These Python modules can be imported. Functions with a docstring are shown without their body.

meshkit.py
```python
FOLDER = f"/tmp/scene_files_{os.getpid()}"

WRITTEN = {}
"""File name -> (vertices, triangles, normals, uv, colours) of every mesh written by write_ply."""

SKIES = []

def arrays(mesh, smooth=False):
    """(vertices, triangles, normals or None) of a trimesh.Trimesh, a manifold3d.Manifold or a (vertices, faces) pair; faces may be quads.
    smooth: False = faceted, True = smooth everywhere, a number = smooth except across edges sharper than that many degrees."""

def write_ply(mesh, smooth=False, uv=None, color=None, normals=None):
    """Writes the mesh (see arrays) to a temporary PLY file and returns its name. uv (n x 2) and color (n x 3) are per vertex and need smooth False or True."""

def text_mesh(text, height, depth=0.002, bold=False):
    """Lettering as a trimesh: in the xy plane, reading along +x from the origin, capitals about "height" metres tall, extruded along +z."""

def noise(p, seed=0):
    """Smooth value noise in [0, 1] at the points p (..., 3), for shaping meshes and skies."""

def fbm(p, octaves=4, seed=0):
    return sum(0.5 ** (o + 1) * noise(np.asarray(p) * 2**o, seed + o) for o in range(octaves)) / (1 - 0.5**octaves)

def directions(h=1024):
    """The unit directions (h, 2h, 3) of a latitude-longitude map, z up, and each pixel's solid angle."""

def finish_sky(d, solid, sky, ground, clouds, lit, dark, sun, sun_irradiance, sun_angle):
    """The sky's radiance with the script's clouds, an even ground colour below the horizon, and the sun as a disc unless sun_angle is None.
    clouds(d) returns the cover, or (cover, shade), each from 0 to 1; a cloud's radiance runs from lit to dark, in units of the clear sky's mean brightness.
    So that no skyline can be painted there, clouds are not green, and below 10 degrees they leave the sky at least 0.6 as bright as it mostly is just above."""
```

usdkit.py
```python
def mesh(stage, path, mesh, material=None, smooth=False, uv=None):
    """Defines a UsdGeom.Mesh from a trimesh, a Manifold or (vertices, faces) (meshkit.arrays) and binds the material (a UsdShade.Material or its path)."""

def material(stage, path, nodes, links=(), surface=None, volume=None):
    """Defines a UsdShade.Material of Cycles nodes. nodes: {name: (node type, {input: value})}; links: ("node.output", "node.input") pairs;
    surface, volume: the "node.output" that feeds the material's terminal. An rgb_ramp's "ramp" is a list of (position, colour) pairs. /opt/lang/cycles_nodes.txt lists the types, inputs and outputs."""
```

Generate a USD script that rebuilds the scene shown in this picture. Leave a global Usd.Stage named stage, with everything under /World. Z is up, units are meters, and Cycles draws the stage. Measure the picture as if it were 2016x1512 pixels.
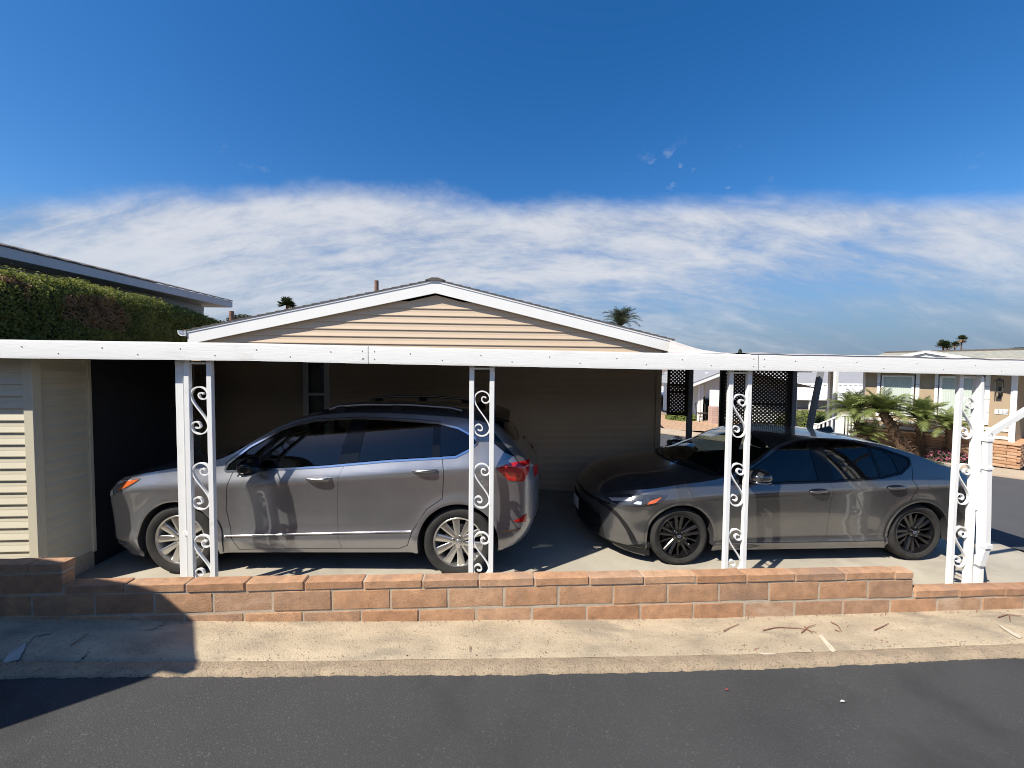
import math, random
import numpy as np, trimesh, shapely, usdkit, meshkit
from scipy.interpolate import PchipInterpolator
from shapely.geometry import Polygon, Point, LineString, box as sbox
from pxr import Usd, UsdGeom, UsdLux, UsdShade, Sdf, Gf

stage = Usd.Stage.CreateInMemory()
UsdGeom.SetStageUpAxis(stage, UsdGeom.Tokens.z); UsdGeom.SetStageMetersPerUnit(stage, 1.0)
UsdGeom.Xform.Define(stage, '/World'); UsdGeom.Scope.Define(stage, '/World/Looks')
rng = np.random.default_rng(7)

# ---------------------------------------------------------------- camera
FPX, PITCH, ROLL = 770.0, math.atan(30/770), math.radians(.5)
EYE = np.array([0, 0, 1.86])
_f = np.array([0, math.cos(PITCH), -math.sin(PITCH)]); _u0 = np.array([0, math.sin(PITCH), math.cos(PITCH)]); _r0 = np.array([1., 0, 0])
_r = _r0*math.cos(ROLL)+_u0*math.sin(ROLL); _u = -_r0*math.sin(ROLL)+_u0*math.cos(ROLL)
cam = UsdGeom.Camera.Define(stage, '/World/camera')
cam.AddTransformOp().Set(Gf.Matrix4d(*_r, 0, *_u, 0, *(-_f), 0, *EYE, 1))
cam.CreateHorizontalApertureAttr(36.0); cam.CreateVerticalApertureAttr(27.0)
cam.CreateFocalLengthAttr(36.0*FPX/2016); cam.CreateClippingRangeAttr(Gf.Vec2f(.05, 5000))
EXPOSURE = 0.85
cam.CreateExposureAttr(EXPOSURE)

# ---------------------------------------------------------------- sun and sky
SUN_EL = math.radians(49.0); SUN_XY = np.array([-.768, -.640])
SUN = np.array([*(SUN_XY/np.linalg.norm(SUN_XY)*math.cos(SUN_EL)), math.sin(SUN_EL)])
SUN_ROT = math.atan2(SUN[0], SUN[1])
sun = UsdLux.DistantLight.Define(stage, '/World/sun')
sun.CreateIntensityAttr(1.1); sun.CreateAngleAttr(.53); sun.CreateNormalizeAttr(True); sun.CreateColorAttr(Gf.Vec3f(1, .94, .84))
_z = SUN; _x = np.cross([0, 0, 1.], _z); _x /= np.linalg.norm(_x); _y = np.cross(_z, _x)
sun.AddTransformOp().Set(Gf.Matrix4d(*_x, 0, *_y, 0, *_z, 0, 0, 0, 30, 1))
dome = UsdLux.DomeLight.Define(stage, '/World/sky'); dome.CreateIntensityAttr(1.0)
dome.GetPrim().SetCustomDataByKey('kind', 'structure')
SKY_STRENGTH = .06
sky_mat = usdkit.material(stage, '/World/Looks/sky_with_clouds', {
    'sky': ('sky_texture', {'sky_type': 'single_scattering', 'sun_disc': False, 'sun_elevation': SUN_EL, 'sun_rotation': SUN_ROT, 'altitude': 100.0, 'air_density': 1.0, 'aerosol_density': .5, 'ozone_density': 3.0}),
    'deep': ('hsv', {'saturation': 1.36, 'value': 1.42, 'hue': .505, 'fac': 1.0}),
    'tc': ('texture_coordinate', {}),
    'sep': ('separate_xyz', {}),
    'den': ('math', {'math_type': 'add', 'value2': .42}),
    'px': ('math', {'math_type': 'divide'}), 'py': ('math', {'math_type': 'divide'}),
    'flat': ('combine_xyz', {'z': 0.0}),
    'map1': ('mapping', {'scale': (.36, 1.0, 1), 'rotation': (0, 0, -.22), 'location': (3.4, 1.2, 0)}),
    'big': ('noise_texture', {'scale': .95, 'detail': 8.0, 'roughness': .58, 'distortion': .5}),
    'map2': ('mapping', {'scale': (1.2, 3.0, 1), 'rotation': (0, 0, -.25), 'location': (.3, 7.2, 0)}),
    'fine': ('noise_texture', {'scale': 3.4, 'detail': 9.0, 'roughness': .68, 'distortion': .3}),
    'edge': ('noise_texture', {'scale': .62, 'detail': 10.0, 'roughness': .64, 'distortion': .3}),
    'den2': ('math', {'math_type': 'add', 'value2': .004}), 'ypl': ('math', {'math_type': 'divide'}), 'yabs': ('math', {'math_type': 'absolute'}),
    'near': ('map_range', {'range_type': 'smoothstep', 'from_min': .0, 'from_max': 4.5, 'to_min': .14, 'to_max': .235, 'clamp': True}), 'sum2': ('math', {'math_type': 'add'}),
    # upper limit of the cloud deck, uneven all the way round
    'edgem': ('math', {'math_type': 'multiply_add', 'value2': 2.2, 'value3': 1.15}),
    'd': ('math', {'math_type': 'subtract'}),
    'deck': ('map_range', {'range_type': 'smoothstep', 'from_min': -.08, 'from_max': .42, 'to_min': 0.0, 'to_max': 1.0, 'clamp': True}),
    'sum': ('math', {'math_type': 'multiply_add', 'value2': .42}),
    'cov': ('map_range', {'range_type': 'smoothstep', 'from_min': .67, 'from_max': 1.02, 'to_min': 0.03, 'to_max': .96, 'clamp': True}),
    'low': ('map_range', {'range_type': 'smoothstep', 'from_min': .02, 'from_max': .24, 'to_min': .55, 'to_max': 1.0, 'clamp': True}),
    'cd': ('math', {'math_type': 'multiply'}), 'cdl': ('math', {'math_type': 'multiply'}),
    # small detached puffs just above the deck
    'puffn': ('noise_texture', {'scale': 15.0, 'detail': 5.0, 'roughness': .6}),
    'puffw': ('noise_texture', {'scale': 1.1, 'detail': 2.0}),
    'puffs': ('map_range', {'range_type': 'smoothstep', 'from_min': .57, 'from_max': .70, 'to_min': 0.0, 'to_max': .55, 'clamp': True}),
    'puffm': ('map_range', {'range_type': 'smoothstep', 'from_min': .52, 'from_max': .62, 'to_min': 0.0, 'to_max': 1.0, 'clamp': True}),
    'puffz': ('map_range', {'range_type': 'smoothstep', 'from_min': -.62, 'from_max': -.25, 'to_min': 0.0, 'to_max': 1.0, 'clamp': True}),
    'p1': ('math', {'math_type': 'multiply'}), 'p2': ('math', {'math_type': 'multiply'}),
    'all': ('math', {'math_type': 'maximum', 'use_clamp': True}),
    'tone': ('mix', {'color1': (2.2, 2.9, 4.1), 'color2': (6.5, 6.75, 7.3)}),
    'veil': ('map_range', {'range_type': 'smoothstep', 'from_min': .30, 'from_max': .02, 'to_min': 0.0, 'to_max': .9, 'clamp': True}),
    'veilmix': ('mix', {'color2': (1.55, 2.45, 3.9)}),
    'tonec': ('map_range', {'range_type': 'smoothstep', 'from_min': .70, 'from_max': 1.04, 'to_min': 0.0, 'to_max': 1.0, 'clamp': True}),
    'mix': ('mix', {}),
    'bg': ('background_shader', {'strength': SKY_STRENGTH}),
}, [('sky.color', 'deep.color'), ('tc.generated', 'sep.vector'), ('sep.z', 'den.value1'), ('sep.x', 'px.value1'), ('den.value', 'px.value2'), ('sep.y', 'py.value1'), ('den.value', 'py.value2'),
    ('px.value', 'flat.x'), ('py.value', 'flat.y'), ('flat.vector', 'map1.vector'), ('flat.vector', 'map2.vector'), ('map1.vector', 'big.vector'), ('map2.vector', 'fine.vector'),
    ('flat.vector', 'edge.vector'), ('edge.fac', 'edgem.value1'), ('sep.z', 'den2.value1'), ('sep.y', 'ypl.value1'), ('den2.value', 'ypl.value2'), ('ypl.value', 'yabs.value1'), ('yabs.value', 'd.value1'), ('edgem.value', 'd.value2'), ('d.value', 'near.value'), ('near.result', 'sum2.value1'), ('sum.value', 'sum2.value2'), ('d.value', 'deck.value'),
    ('fine.fac', 'sum.value1'), ('big.fac', 'sum.value3'), ('sum2.value', 'cov.value'), ('deck.result', 'cd.value1'), ('cov.result', 'cd.value2'), ('sep.z', 'low.value'), ('cd.value', 'cdl.value1'), ('low.result', 'cdl.value2'),
    ('flat.vector', 'puffn.vector'), ('flat.vector', 'puffw.vector'), ('puffn.fac', 'puffs.value'), ('puffw.fac', 'puffm.value'), ('d.value', 'puffz.value'),
    ('puffs.result', 'p1.value1'), ('puffm.result', 'p1.value2'), ('p1.value', 'p2.value1'), ('puffz.result', 'p2.value2'), ('cdl.value', 'all.value1'), ('p2.value', 'all.value2'),
    ('sum2.value', 'tonec.value'), ('tonec.result', 'tone.fac'), ('sep.z', 'veil.value'), ('veil.result', 'veilmix.fac'), ('deep.color', 'veilmix.color1'), ('veilmix.color', 'mix.color1'), ('tone.color', 'mix.color2'), ('all.value', 'mix.fac'), ('mix.color', 'bg.color')], surface='bg.background')
UsdShade.MaterialBindingAPI.Apply(dome.GetPrim()).Bind(sky_mat)

# ---------------------------------------------------------------- where things stand
def ray(px, py): return _f+(px-1008)/FPX*_r-(py-756)/FPX*_u
def at(px, py, Y): d = ray(px, py); return EYE+d*(Y/d[1])                    # the point of a sight line at a distance
def onz(px, py, z): d = ray(px, py); return EYE+d*((z-EYE[2])/d[2])
LOT = math.atan(.069); _c, _s = math.cos(LOT), math.sin(LOT); LOT0 = np.array([0, 2.906, 0])
def lot(S, n, z=0.0): return LOT0+np.array([S*_c-n*_s, S*_s+n*_c, z])           # along the block wall, away from the street, up
def to_lot(px, py, n):
    d = ray(px, py); nn = np.array([-_s, _c, 0]); P = EYE+d*(np.dot(lot(0, n)-EYE, nn)/np.dot(d, nn)); q = P-LOT0
    return q[0]*_c+q[1]*_s, P[2]

# ---------------------------------------------------------------- prims
_used = {}
OFF = {}
def numbered(parent, name):
    k = (parent, name); n = _used.get(k, 0); _used[k] = n+1
    return name if n == 0 else f'{name}_{n:03d}'
def data(prim, **kw):
    for k, v in kw.items():
        if v: prim.SetCustomDataByKey(k, v)
def thing(name, label, cat, loc=(0, 0, 0), rotz=0.0, group=None):
    p = '/World/'+numbered('/World', name); x = UsdGeom.Xform.Define(stage, p)
    x.AddTranslateOp().Set(Gf.Vec3d(*map(float, loc))); x.AddRotateZOp().Set(math.degrees(rotz))
    data(x.GetPrim(), label=label, category=cat, group=group); OFF[p] = np.zeros(3); return p
def lot_thing(name, label, cat, base, group=None):                              # its parts are given in the lot's own axes
    p = thing(name, label, cat, lot(*base), LOT, group); OFF[p] = np.array(base, float); return p
def world_thing(name, label, cat, base, group=None):
    p = thing(name, label, cat, base, 0, group); OFF[p] = np.array(base, float); return p
def part(parent, name, mesh, m, smooth=False, label=None, kind=None):
    p = parent+'/'+numbered(parent, name)
    off = OFF.get(parent, np.zeros(3)); OFF[p] = off
    v, f, n = meshkit.arrays(mesh, smooth); v = v-off
    g = UsdGeom.Mesh.Define(stage, p)
    from pxr import Vt
    g.CreatePointsAttr(Vt.Vec3fArray.FromNumpy(v.astype(np.float32)))
    g.CreateFaceVertexCountsAttr(Vt.IntArray.FromNumpy(np.full(len(f), 3, np.int32)))
    g.CreateFaceVertexIndicesAttr(Vt.IntArray.FromNumpy(f.astype(np.int32).ravel()))
    g.CreateSubdivisionSchemeAttr('none')
    if n is not None:
        g.CreateNormalsAttr(Vt.Vec3fArray.FromNumpy(n.astype(np.float32))); g.SetNormalsInterpolation('vertex')
    UsdShade.MaterialBindingAPI.Apply(g.GetPrim()).Bind(m)
    data(g.GetPrim(), label=label, kind=kind); return p
def struct(name, mesh, m, smooth=False, kind='structure', label=None, cat=None):
    p = part('/World', name, mesh, m, smooth); data(stage.GetPrimAtPath(p), kind=kind, label=label, category=cat); return p
def copy(src, loc, rotz, label, name=None):
    was = stage.GetPrimAtPath(src); nm = name or src.rsplit('/', 1)[1]
    p = thing(nm, label, was.GetCustomDataByKey('category'), loc, rotz, was.GetCustomDataByKey('group'))
    pr = stage.GetPrimAtPath(p); pr.GetReferences().AddInternalReference(src); pr.SetInstanceable(True); return p

# ---------------------------------------------------------------- shapes
cat = trimesh.util.concatenate
def bx(x0, x1, y0, y1, z0, z1, ch=0.0):
    x0, x1 = min(x0, x1), max(x0, x1); y0, y1 = min(y0, y1), max(y0, y1); z0, z1 = min(z0, z1), max(z0, z1)
    if ch <= 0:
        m = trimesh.creation.box((x1-x0, y1-y0, z1-z0)); m.apply_translation(((x0+x1)/2, (y0+y1)/2, (z0+z1)/2)); return m
    ch = min(ch, .45*min(x1-x0, y1-y0, z1-z0)); P = []
    for a, b in ((x0, 1), (x1, -1)):
        for c, d in ((y0, 1), (y1, -1)):
            for e, g in ((z0, 1), (z1, -1)):
                P += [(a+b*ch, c+d*ch, e), (a+b*ch, c, e+g*ch), (a, c+d*ch, e+g*ch)]
    return trimesh.convex.convex_hull(np.array(P))
def hull(P): return trimesh.convex.convex_hull(np.asarray(P, float))
def bar(a, b, w, h, up=(0, 0, 1)):                                             # a straight bar of w x h
    a, b = np.asarray(a, float), np.asarray(b, float); d = b-a; d /= np.linalg.norm(d)
    s = np.cross(d, up)
    if np.linalg.norm(s) < 1e-6: s = np.cross(d, (1, 0, 0))
    s /= np.linalg.norm(s); t = np.cross(s, d)
    return hull([p+i*s*w/2+j*t*h/2 for p in (a, b) for i in (-1, 1) for j in (-1, 1)])
def tube(pts, r, n=8, cap=True):
    p = np.asarray(pts, float); r = np.broadcast_to(r, len(p)); t = np.gradient(p, axis=0); t /= np.linalg.norm(t, axis=1, keepdims=True)
    a = np.cross(t[0], (0, 0, 1.) if abs(t[0, 2]) < .9 else (1., 0, 0)); A = []
    for k in range(len(p)):
        a = a-t[k]*np.dot(a, t[k]); a /= np.linalg.norm(a); A.append(a.copy())
    A = np.array(A); B = np.cross(t, A); g = np.arange(n)*2*math.pi/n
    v = (p[:, None]+r[:, None, None]*(np.cos(g)[None, :, None]*A[:, None]+np.sin(g)[None, :, None]*B[:, None])).reshape(-1, 3)
    f = []
    for i in range(len(p)-1):
        for j in range(n):
            q = (i*n+j, i*n+(j+1) % n, (i+1)*n+(j+1) % n, (i+1)*n+j); f += [(q[0], q[1], q[2]), (q[0], q[2], q[3])]
    if cap:
        v = np.vstack([v, p[:1], p[-1:]]); m = len(v)
        for j in range(n): f += [(m-2, (j+1) % n, j), (m-1, (len(p)-1)*n+j, (len(p)-1)*n+(j+1) % n)]
    return trimesh.Trimesh(v, f, process=False)
def prism(poly, plane, a, b):                                                 # polygon in (u, v); plane 'xz' runs along y from a to b, and so on
    if not hasattr(poly, 'exterior'): poly = Polygon(poly)
    m = trimesh.creation.extrude_polygon(poly, b-a, engine='earcut'); v = m.vertices.copy()
    if plane == 'xz': w = np.c_[v[:, 0], a+v[:, 2], v[:, 1]]; flip = True
    elif plane == 'yz': w = np.c_[a+v[:, 2], v[:, 0], v[:, 1]]; flip = False
    else: w = np.c_[v[:, 0], v[:, 1], a+v[:, 2]]; flip = False
    f = m.faces[:, ::-1] if flip else m.faces
    return trimesh.Trimesh(w, f, process=False)
def lathe(prof, axis='y', n=48):                                              # (r, h) pairs about the axis
    pr = np.array(prof, float); g = np.arange(n)*2*math.pi/n
    C_, S_ = np.cos(g), np.sin(g); v = []
    for r, h in pr:
        if axis == 'y': v.append(np.c_[r*C_, np.full(n, h), r*S_])
        else: v.append(np.c_[r*C_, r*S_, np.full(n, h)])
    v = np.vstack(v); f = []
    for i in range(len(pr)-1):
        for j in range(n):
            q = (i*n+j, i*n+(j+1) % n, (i+1)*n+(j+1) % n, (i+1)*n+j); f += [(q[0], q[1], q[2]), (q[0], q[2], q[3])]
    return trimesh.Trimesh(v, f, process=False)
def sheet(xs, ys, zf):                                                         # a height field
    X, Y = np.meshgrid(xs, ys, indexing='ij'); Z = zf(X, Y); n, m = X.shape
    v = np.c_[X.ravel(), Y.ravel(), Z.ravel()]; i, j = np.meshgrid(np.arange(n-1), np.arange(m-1), indexing='ij')
    a = (i*m+j).ravel(); q = np.c_[a, a+m, a+m+1, a+1]
    return trimesh.Trimesh(v, np.vstack([q[:, [0, 1, 2]], q[:, [0, 2, 3]]]), process=False)
def strip(rows):                                                               # rows of points, same length
    R = np.asarray(rows, float); n, m = R.shape[:2]; i, j = np.meshgrid(np.arange(n-1), np.arange(m-1), indexing='ij'); a = (i*m+j).ravel()
    q = np.c_[a, a+m, a+m+1, a+1]
    return trimesh.Trimesh(R.reshape(-1, 3), np.vstack([q[:, [0, 1, 2]], q[:, [0, 2, 3]]]), process=False)
def moved(m, t=(0, 0, 0), rz=0.0):
    m = m.copy()
    if rz: m.apply_transform(trimesh.transformations.rotation_matrix(rz, (0, 0, 1)))
    m.apply_translation(t); return m

# ---------------------------------------------------------------- materials
def srgb(r, g, b): return tuple(((c/255+.055)/1.055)**2.4 if c > 10 else c/255/12.92 for c in (r, g, b))
def mat(name, base, rough=.5, metallic=0.0, coat=0.0, spec=.5, var=.12, scale=6.0, stretch=(1, 1, 1), detail=5.0, tint=None, bump=0.0, bscale=60.0, bdist=.01, bstretch=(1, 1, 1), speck=None, rvar=.0, coord='geometry.position', transl=0.0, island=0.0, stain=None):
    b = np.array(base)
    lo, hi = (b*(1-var), b*(1+var)) if tint is None else np.array(tint)
    N = {'geometry': ('geometry', {}), 'texture_coordinate': ('texture_coordinate', {}), 'm': ('mapping', {'scale': stretch}), 'n': ('noise_texture', {'scale': scale, 'detail': detail, 'roughness': .6}),
         'r': ('rgb_ramp', {'ramp': [(.28, tuple(lo)), (.72, tuple(hi))]}),
         'p': ('principled_bsdf', {'roughness': rough, 'metallic': metallic, 'coat_weight': coat, 'coat_roughness': .04, 'specular_ior_level': spec})}
    L = [(coord, 'm.vector'), ('m.vector', 'n.vector'), ('n.fac', 'r.fac')]; col = 'r.color'
    if island:
        N['il'] = ('hsv', {'hue': .5, 'saturation': 1.0, 'fac': 1.0}); N['ilr'] = ('map_range', {'from_min': 0.0, 'from_max': 1.0, 'to_min': 1-island, 'to_max': 1+island})
        L += [('geometry.random_per_island', 'ilr.value'), ('ilr.result', 'il.value'), (col, 'il.color')]; col = 'il.color'
    if speck:                                                                  # (scale, threshold, colour, amount)
        N['sn'] = ('noise_texture', {'scale': speck[0], 'detail': 3.0, 'roughness': .7}); N['sm'] = ('map_range', {'range_type': 'smoothstep', 'from_min': speck[1], 'from_max': speck[1]+.07, 'to_min': 0.0, 'to_max': speck[3], 'clamp': True})
        N['sx'] = ('mix', {'color2': tuple(speck[2])}); L += [(coord, 'sn.vector'), ('sn.fac', 'sm.value'), ('sm.result', 'sx.fac'), (col, 'sx.color1')]; col = 'sx.color'
    if stain:
        N['tm'] = ('mapping', {'scale': stain[4] if len(stain) > 4 else (1, 1, 1)}); N['tn'] = ('noise_texture', {'scale': stain[0], 'detail': 7.0, 'roughness': .62, 'distortion': .4}); N['tr'] = ('map_range', {'range_type': 'smoothstep', 'from_min': stain[1], 'from_max': stain[1]+.16, 'to_min': 0.0, 'to_max': stain[3], 'clamp': True})
        N['tx'] = ('mix', {'color2': tuple(stain[2])}); L += [(coord, 'tm.vector'), ('tm.vector', 'tn.vector'), ('tn.fac', 'tr.value'), ('tr.result', 'tx.fac'), (col, 'tx.color1')]; col = 'tx.color'
    L.append((col, 'p.base_color'))
    if rvar:
        N['rr'] = ('map_range', {'from_min': .3, 'from_max': .7, 'to_min': max(.02, rough-rvar), 'to_max': rough+rvar}); L += [('n.fac', 'rr.value'), ('rr.result', 'p.roughness')]
    if bump:
        N['bm'] = ('mapping', {'scale': bstretch}); N['bn'] = ('noise_texture', {'scale': bscale, 'detail': 5.0, 'roughness': .65}); N['b'] = ('bump', {'strength': bump, 'distance': bdist})
        L += [(coord, 'bm.vector'), ('bm.vector', 'bn.vector'), ('bn.fac', 'b.height'), ('b.normal', 'p.normal')]
    out = 'p.BSDF'
    if transl:
        N['t'] = ('translucent_bsdf', {}); N['mx'] = ('mix_closure', {'fac': transl}); L += [(col, 't.color'), ('p.BSDF', 'mx.closure1'), ('t.BSDF', 'mx.closure2')]; out = 'mx.closure'
    return usdkit.material(stage, '/World/Looks/'+name, N, L, surface=out)
def glass(name, tint, f0=.04):
    return usdkit.material(stage, '/World/Looks/'+name, {'t': ('transparent_bsdf', {'color': tint}), 'g': ('glossy_bsdf', {'color': (1, 1, 1), 'roughness': .0}), 'w': ('layer_weight', {'blend': .5}), 'pw': ('math', {'math_type': 'power', 'value2': 4.0}),
                           'f': ('math', {'math_type': 'multiply_add', 'value2': .9, 'value3': f0, 'use_clamp': True}), 'm': ('mix_closure', {})},
                           [('w.facing', 'pw.value1'), ('pw.value', 'f.value1'), ('f.value', 'm.fac'), ('t.BSDF', 'm.closure1'), ('g.BSDF', 'm.closure2')], surface='m.closure')

M = {}
M['asphalt'] = mat('asphalt', (.040, .0395, .039), .85, var=.16, scale=1.6, detail=8, bump=.7, bscale=130, bdist=.006, speck=(110, .60, (.15, .15, .145), .6), rvar=.1, stain=(.8, .50, (.027, .0265, .026), .8))
M['street'] = mat('street_asphalt', (.060, .060, .062), .85, var=.12, scale=1.2, detail=6, bump=.4, bscale=90, bdist=.005)
M['gutter'] = mat('gutter_concrete', (.37, .30, .205), .9, var=.24, scale=3.2, detail=9, stretch=(1, 2.2, 1), bump=.8, bscale=70, bdist=.008, speck=(70, .60, (.10, .075, .05), .85), stain=(1.6, .50, (.20, .17, .125), .7, (1, 2.5, 1)))
M['gutter_lip'] = mat('gutter_lip_concrete', (.33, .255, .17), .92, var=.22, scale=7, detail=9, bump=1.0, bscale=75, bdist=.01, speck=(85, .56, (.09, .07, .045), .85), stain=(2.2, .48, (.19, .155, .11), .6, (1, 2, 1)))
M['pad'] = mat('pad_concrete', (.36, .325, .26), .85, var=.14, scale=1.5, detail=9, bump=.25, bscale=60, bdist=.004, stain=(.9, .52, (.24, .21, .17), .6))
M['earth'] = mat('dry_ground', (.22, .18, .13), .95, var=.25, scale=.4, detail=9)
M['hill'] = mat('brown_hill', (.17, .125, .085), .95, var=.3, scale=.15, detail=9)
M['block'] = [mat('brick_tone_%s' % 'abcdef'[i], tuple(np.array(c)*(.95, .95, .86)), .93, var=.26, scale=13, detail=10, bump=.7, bscale=120, bdist=.009, speck=(70, .60, (.18, .11, .075), .6), stain=(3.2, .52, st, .6, (1, 1, 2))) for i, (c, st) in enumerate([((.43, .245, .150), (.28, .175, .12)), ((.39, .21, .125), (.26, .16, .11)), ((.47, .285, .185), (.31, .20, .14)), ((.37, .22, .145), (.25, .165, .12)), ((.45, .25, .15), (.35, .225, .155)), ((.40, .245, .165), (.52, .39, .29))])]
M['mortar'] = mat('mortar', (.40, .34, .26), .95, var=.18, scale=14, detail=8, bump=.6, bscale=80, bdist=.006)
M['white'] = mat('white_paint', (.78, .775, .75), .5, var=.025, scale=5, detail=6)
M['white_wood'] = mat('white_painted_wood', (.80, .795, .765), .55, var=.03, scale=4, stretch=(1, 1, 12), bump=.35, bscale=14, bdist=.004, bstretch=(.6, .6, 16), stain=(2.0, .56, (.60, .58, .53), .45, (1, 1, 2.5)))
M['white_metal'] = mat('white_enamel', (.77, .77, .75), .38, var=.03, scale=9, bump=.2, bscale=60, bdist=.002, stain=(6, .60, (.52, .47, .40), .5))
M['siding'] = mat('tan_siding', (.57, .445, .315), .5, var=.03, scale=3, detail=5, bump=.12, bscale=20, bdist=.003, bstretch=(.4, .4, 8))
M['shed_siding'] = mat('cream_siding', (.55, .505, .385), .5, var=.03, scale=3, detail=5, bump=.12, bscale=20, bdist=.003, bstretch=(.4, .4, 8))
M['shingle'] = mat('brown_shingle', (.10, .085, .075), .95, var=.35, scale=30, detail=6)
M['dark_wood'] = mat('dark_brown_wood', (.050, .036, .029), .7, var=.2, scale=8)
M['grey_post'] = mat('grey_post_paint', (.20, .21, .22), .6, var=.08, scale=5)
M['dark_void'] = mat('dark_interior', (.02, .02, .022), .9, var=.1)
M['panel_under'] = mat('roof_panel_enamel', (.07, .065, .06), .5, var=.06, scale=3)
M['rust'] = mat('rusty_pipe', (.20, .105, .07), .8, var=.3, scale=18)
M['glass'] = glass('window_glass', (.90, .93, .92))
M['car_glass'] = glass('tinted_car_glass', (.50, .56, .54), .05)
M['privacy_glass'] = glass('dark_privacy_glass', (.06, .065, .07), .05)
# ---------------------------------------------------------------- cars
def clip_patch(poly, fn, du, dv):
    polys = [poly] if poly.geom_type == 'Polygon' else [g for g in getattr(poly, 'geoms', []) if g.geom_type == 'Polygon']
    V, Fc = [], []; n0 = 0
    for pg in polys:
        if pg.is_empty or pg.area < 1e-7: continue
        u0, v0, u1, v1 = pg.bounds
        I = np.arange(math.floor(u0/du), math.ceil(u1/du)+1); J = np.arange(math.floor(v0/dv), math.ceil(v1/dv)+1)
        A, B = np.meshgrid(I[:-1], J[:-1], indexing='ij'); A, B = A.ravel(), B.ravel()
        cells = shapely.box(A*du, B*dv, (A+1)*du, (B+1)*dv); shapely.prepare(pg)
        full = shapely.contains_properly(pg, cells); some = shapely.intersects(pg, cells) & ~full
        for a, b in zip(A[full], B[full]):
            V += [(a*du, b*dv), ((a+1)*du, b*dv), ((a+1)*du, (b+1)*dv), (a*du, (b+1)*dv)]; Fc += [(n0, n0+1, n0+2), (n0, n0+2, n0+3)]; n0 += 4
        for g in shapely.intersection(pg, cells[some]):
            for h in (g.geoms if hasattr(g, 'geoms') else [g]):
                if h.geom_type != 'Polygon' or h.area < 1e-9: continue
                vv, ff = trimesh.creation.triangulate_polygon(h, engine='earcut')
                V += [tuple(p) for p in vv]; Fc += [tuple(n0+np.array(t)) for t in ff]; n0 += len(vv)
    V = np.array(V); Fc = np.array(Fc)
    key = np.round(V, 6); uq, inv = np.unique(key, axis=0, return_inverse=True); Fc = inv.ravel()[Fc]
    Fc = Fc[(Fc[:, 0] != Fc[:, 1]) & (Fc[:, 1] != Fc[:, 2]) & (Fc[:, 0] != Fc[:, 2])]
    a, b, c = uq[Fc[:, 0]], uq[Fc[:, 1]], uq[Fc[:, 2]]
    ar = (b[:, 0]-a[:, 0])*(c[:, 1]-a[:, 1])-(b[:, 1]-a[:, 1])*(c[:, 0]-a[:, 0])
    Fc = np.where((ar < 0)[:, None], Fc[:, ::-1], Fc)
    return trimesh.Trimesh(fn(uq[:, 0], uq[:, 1]), Fc, process=False)

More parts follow.
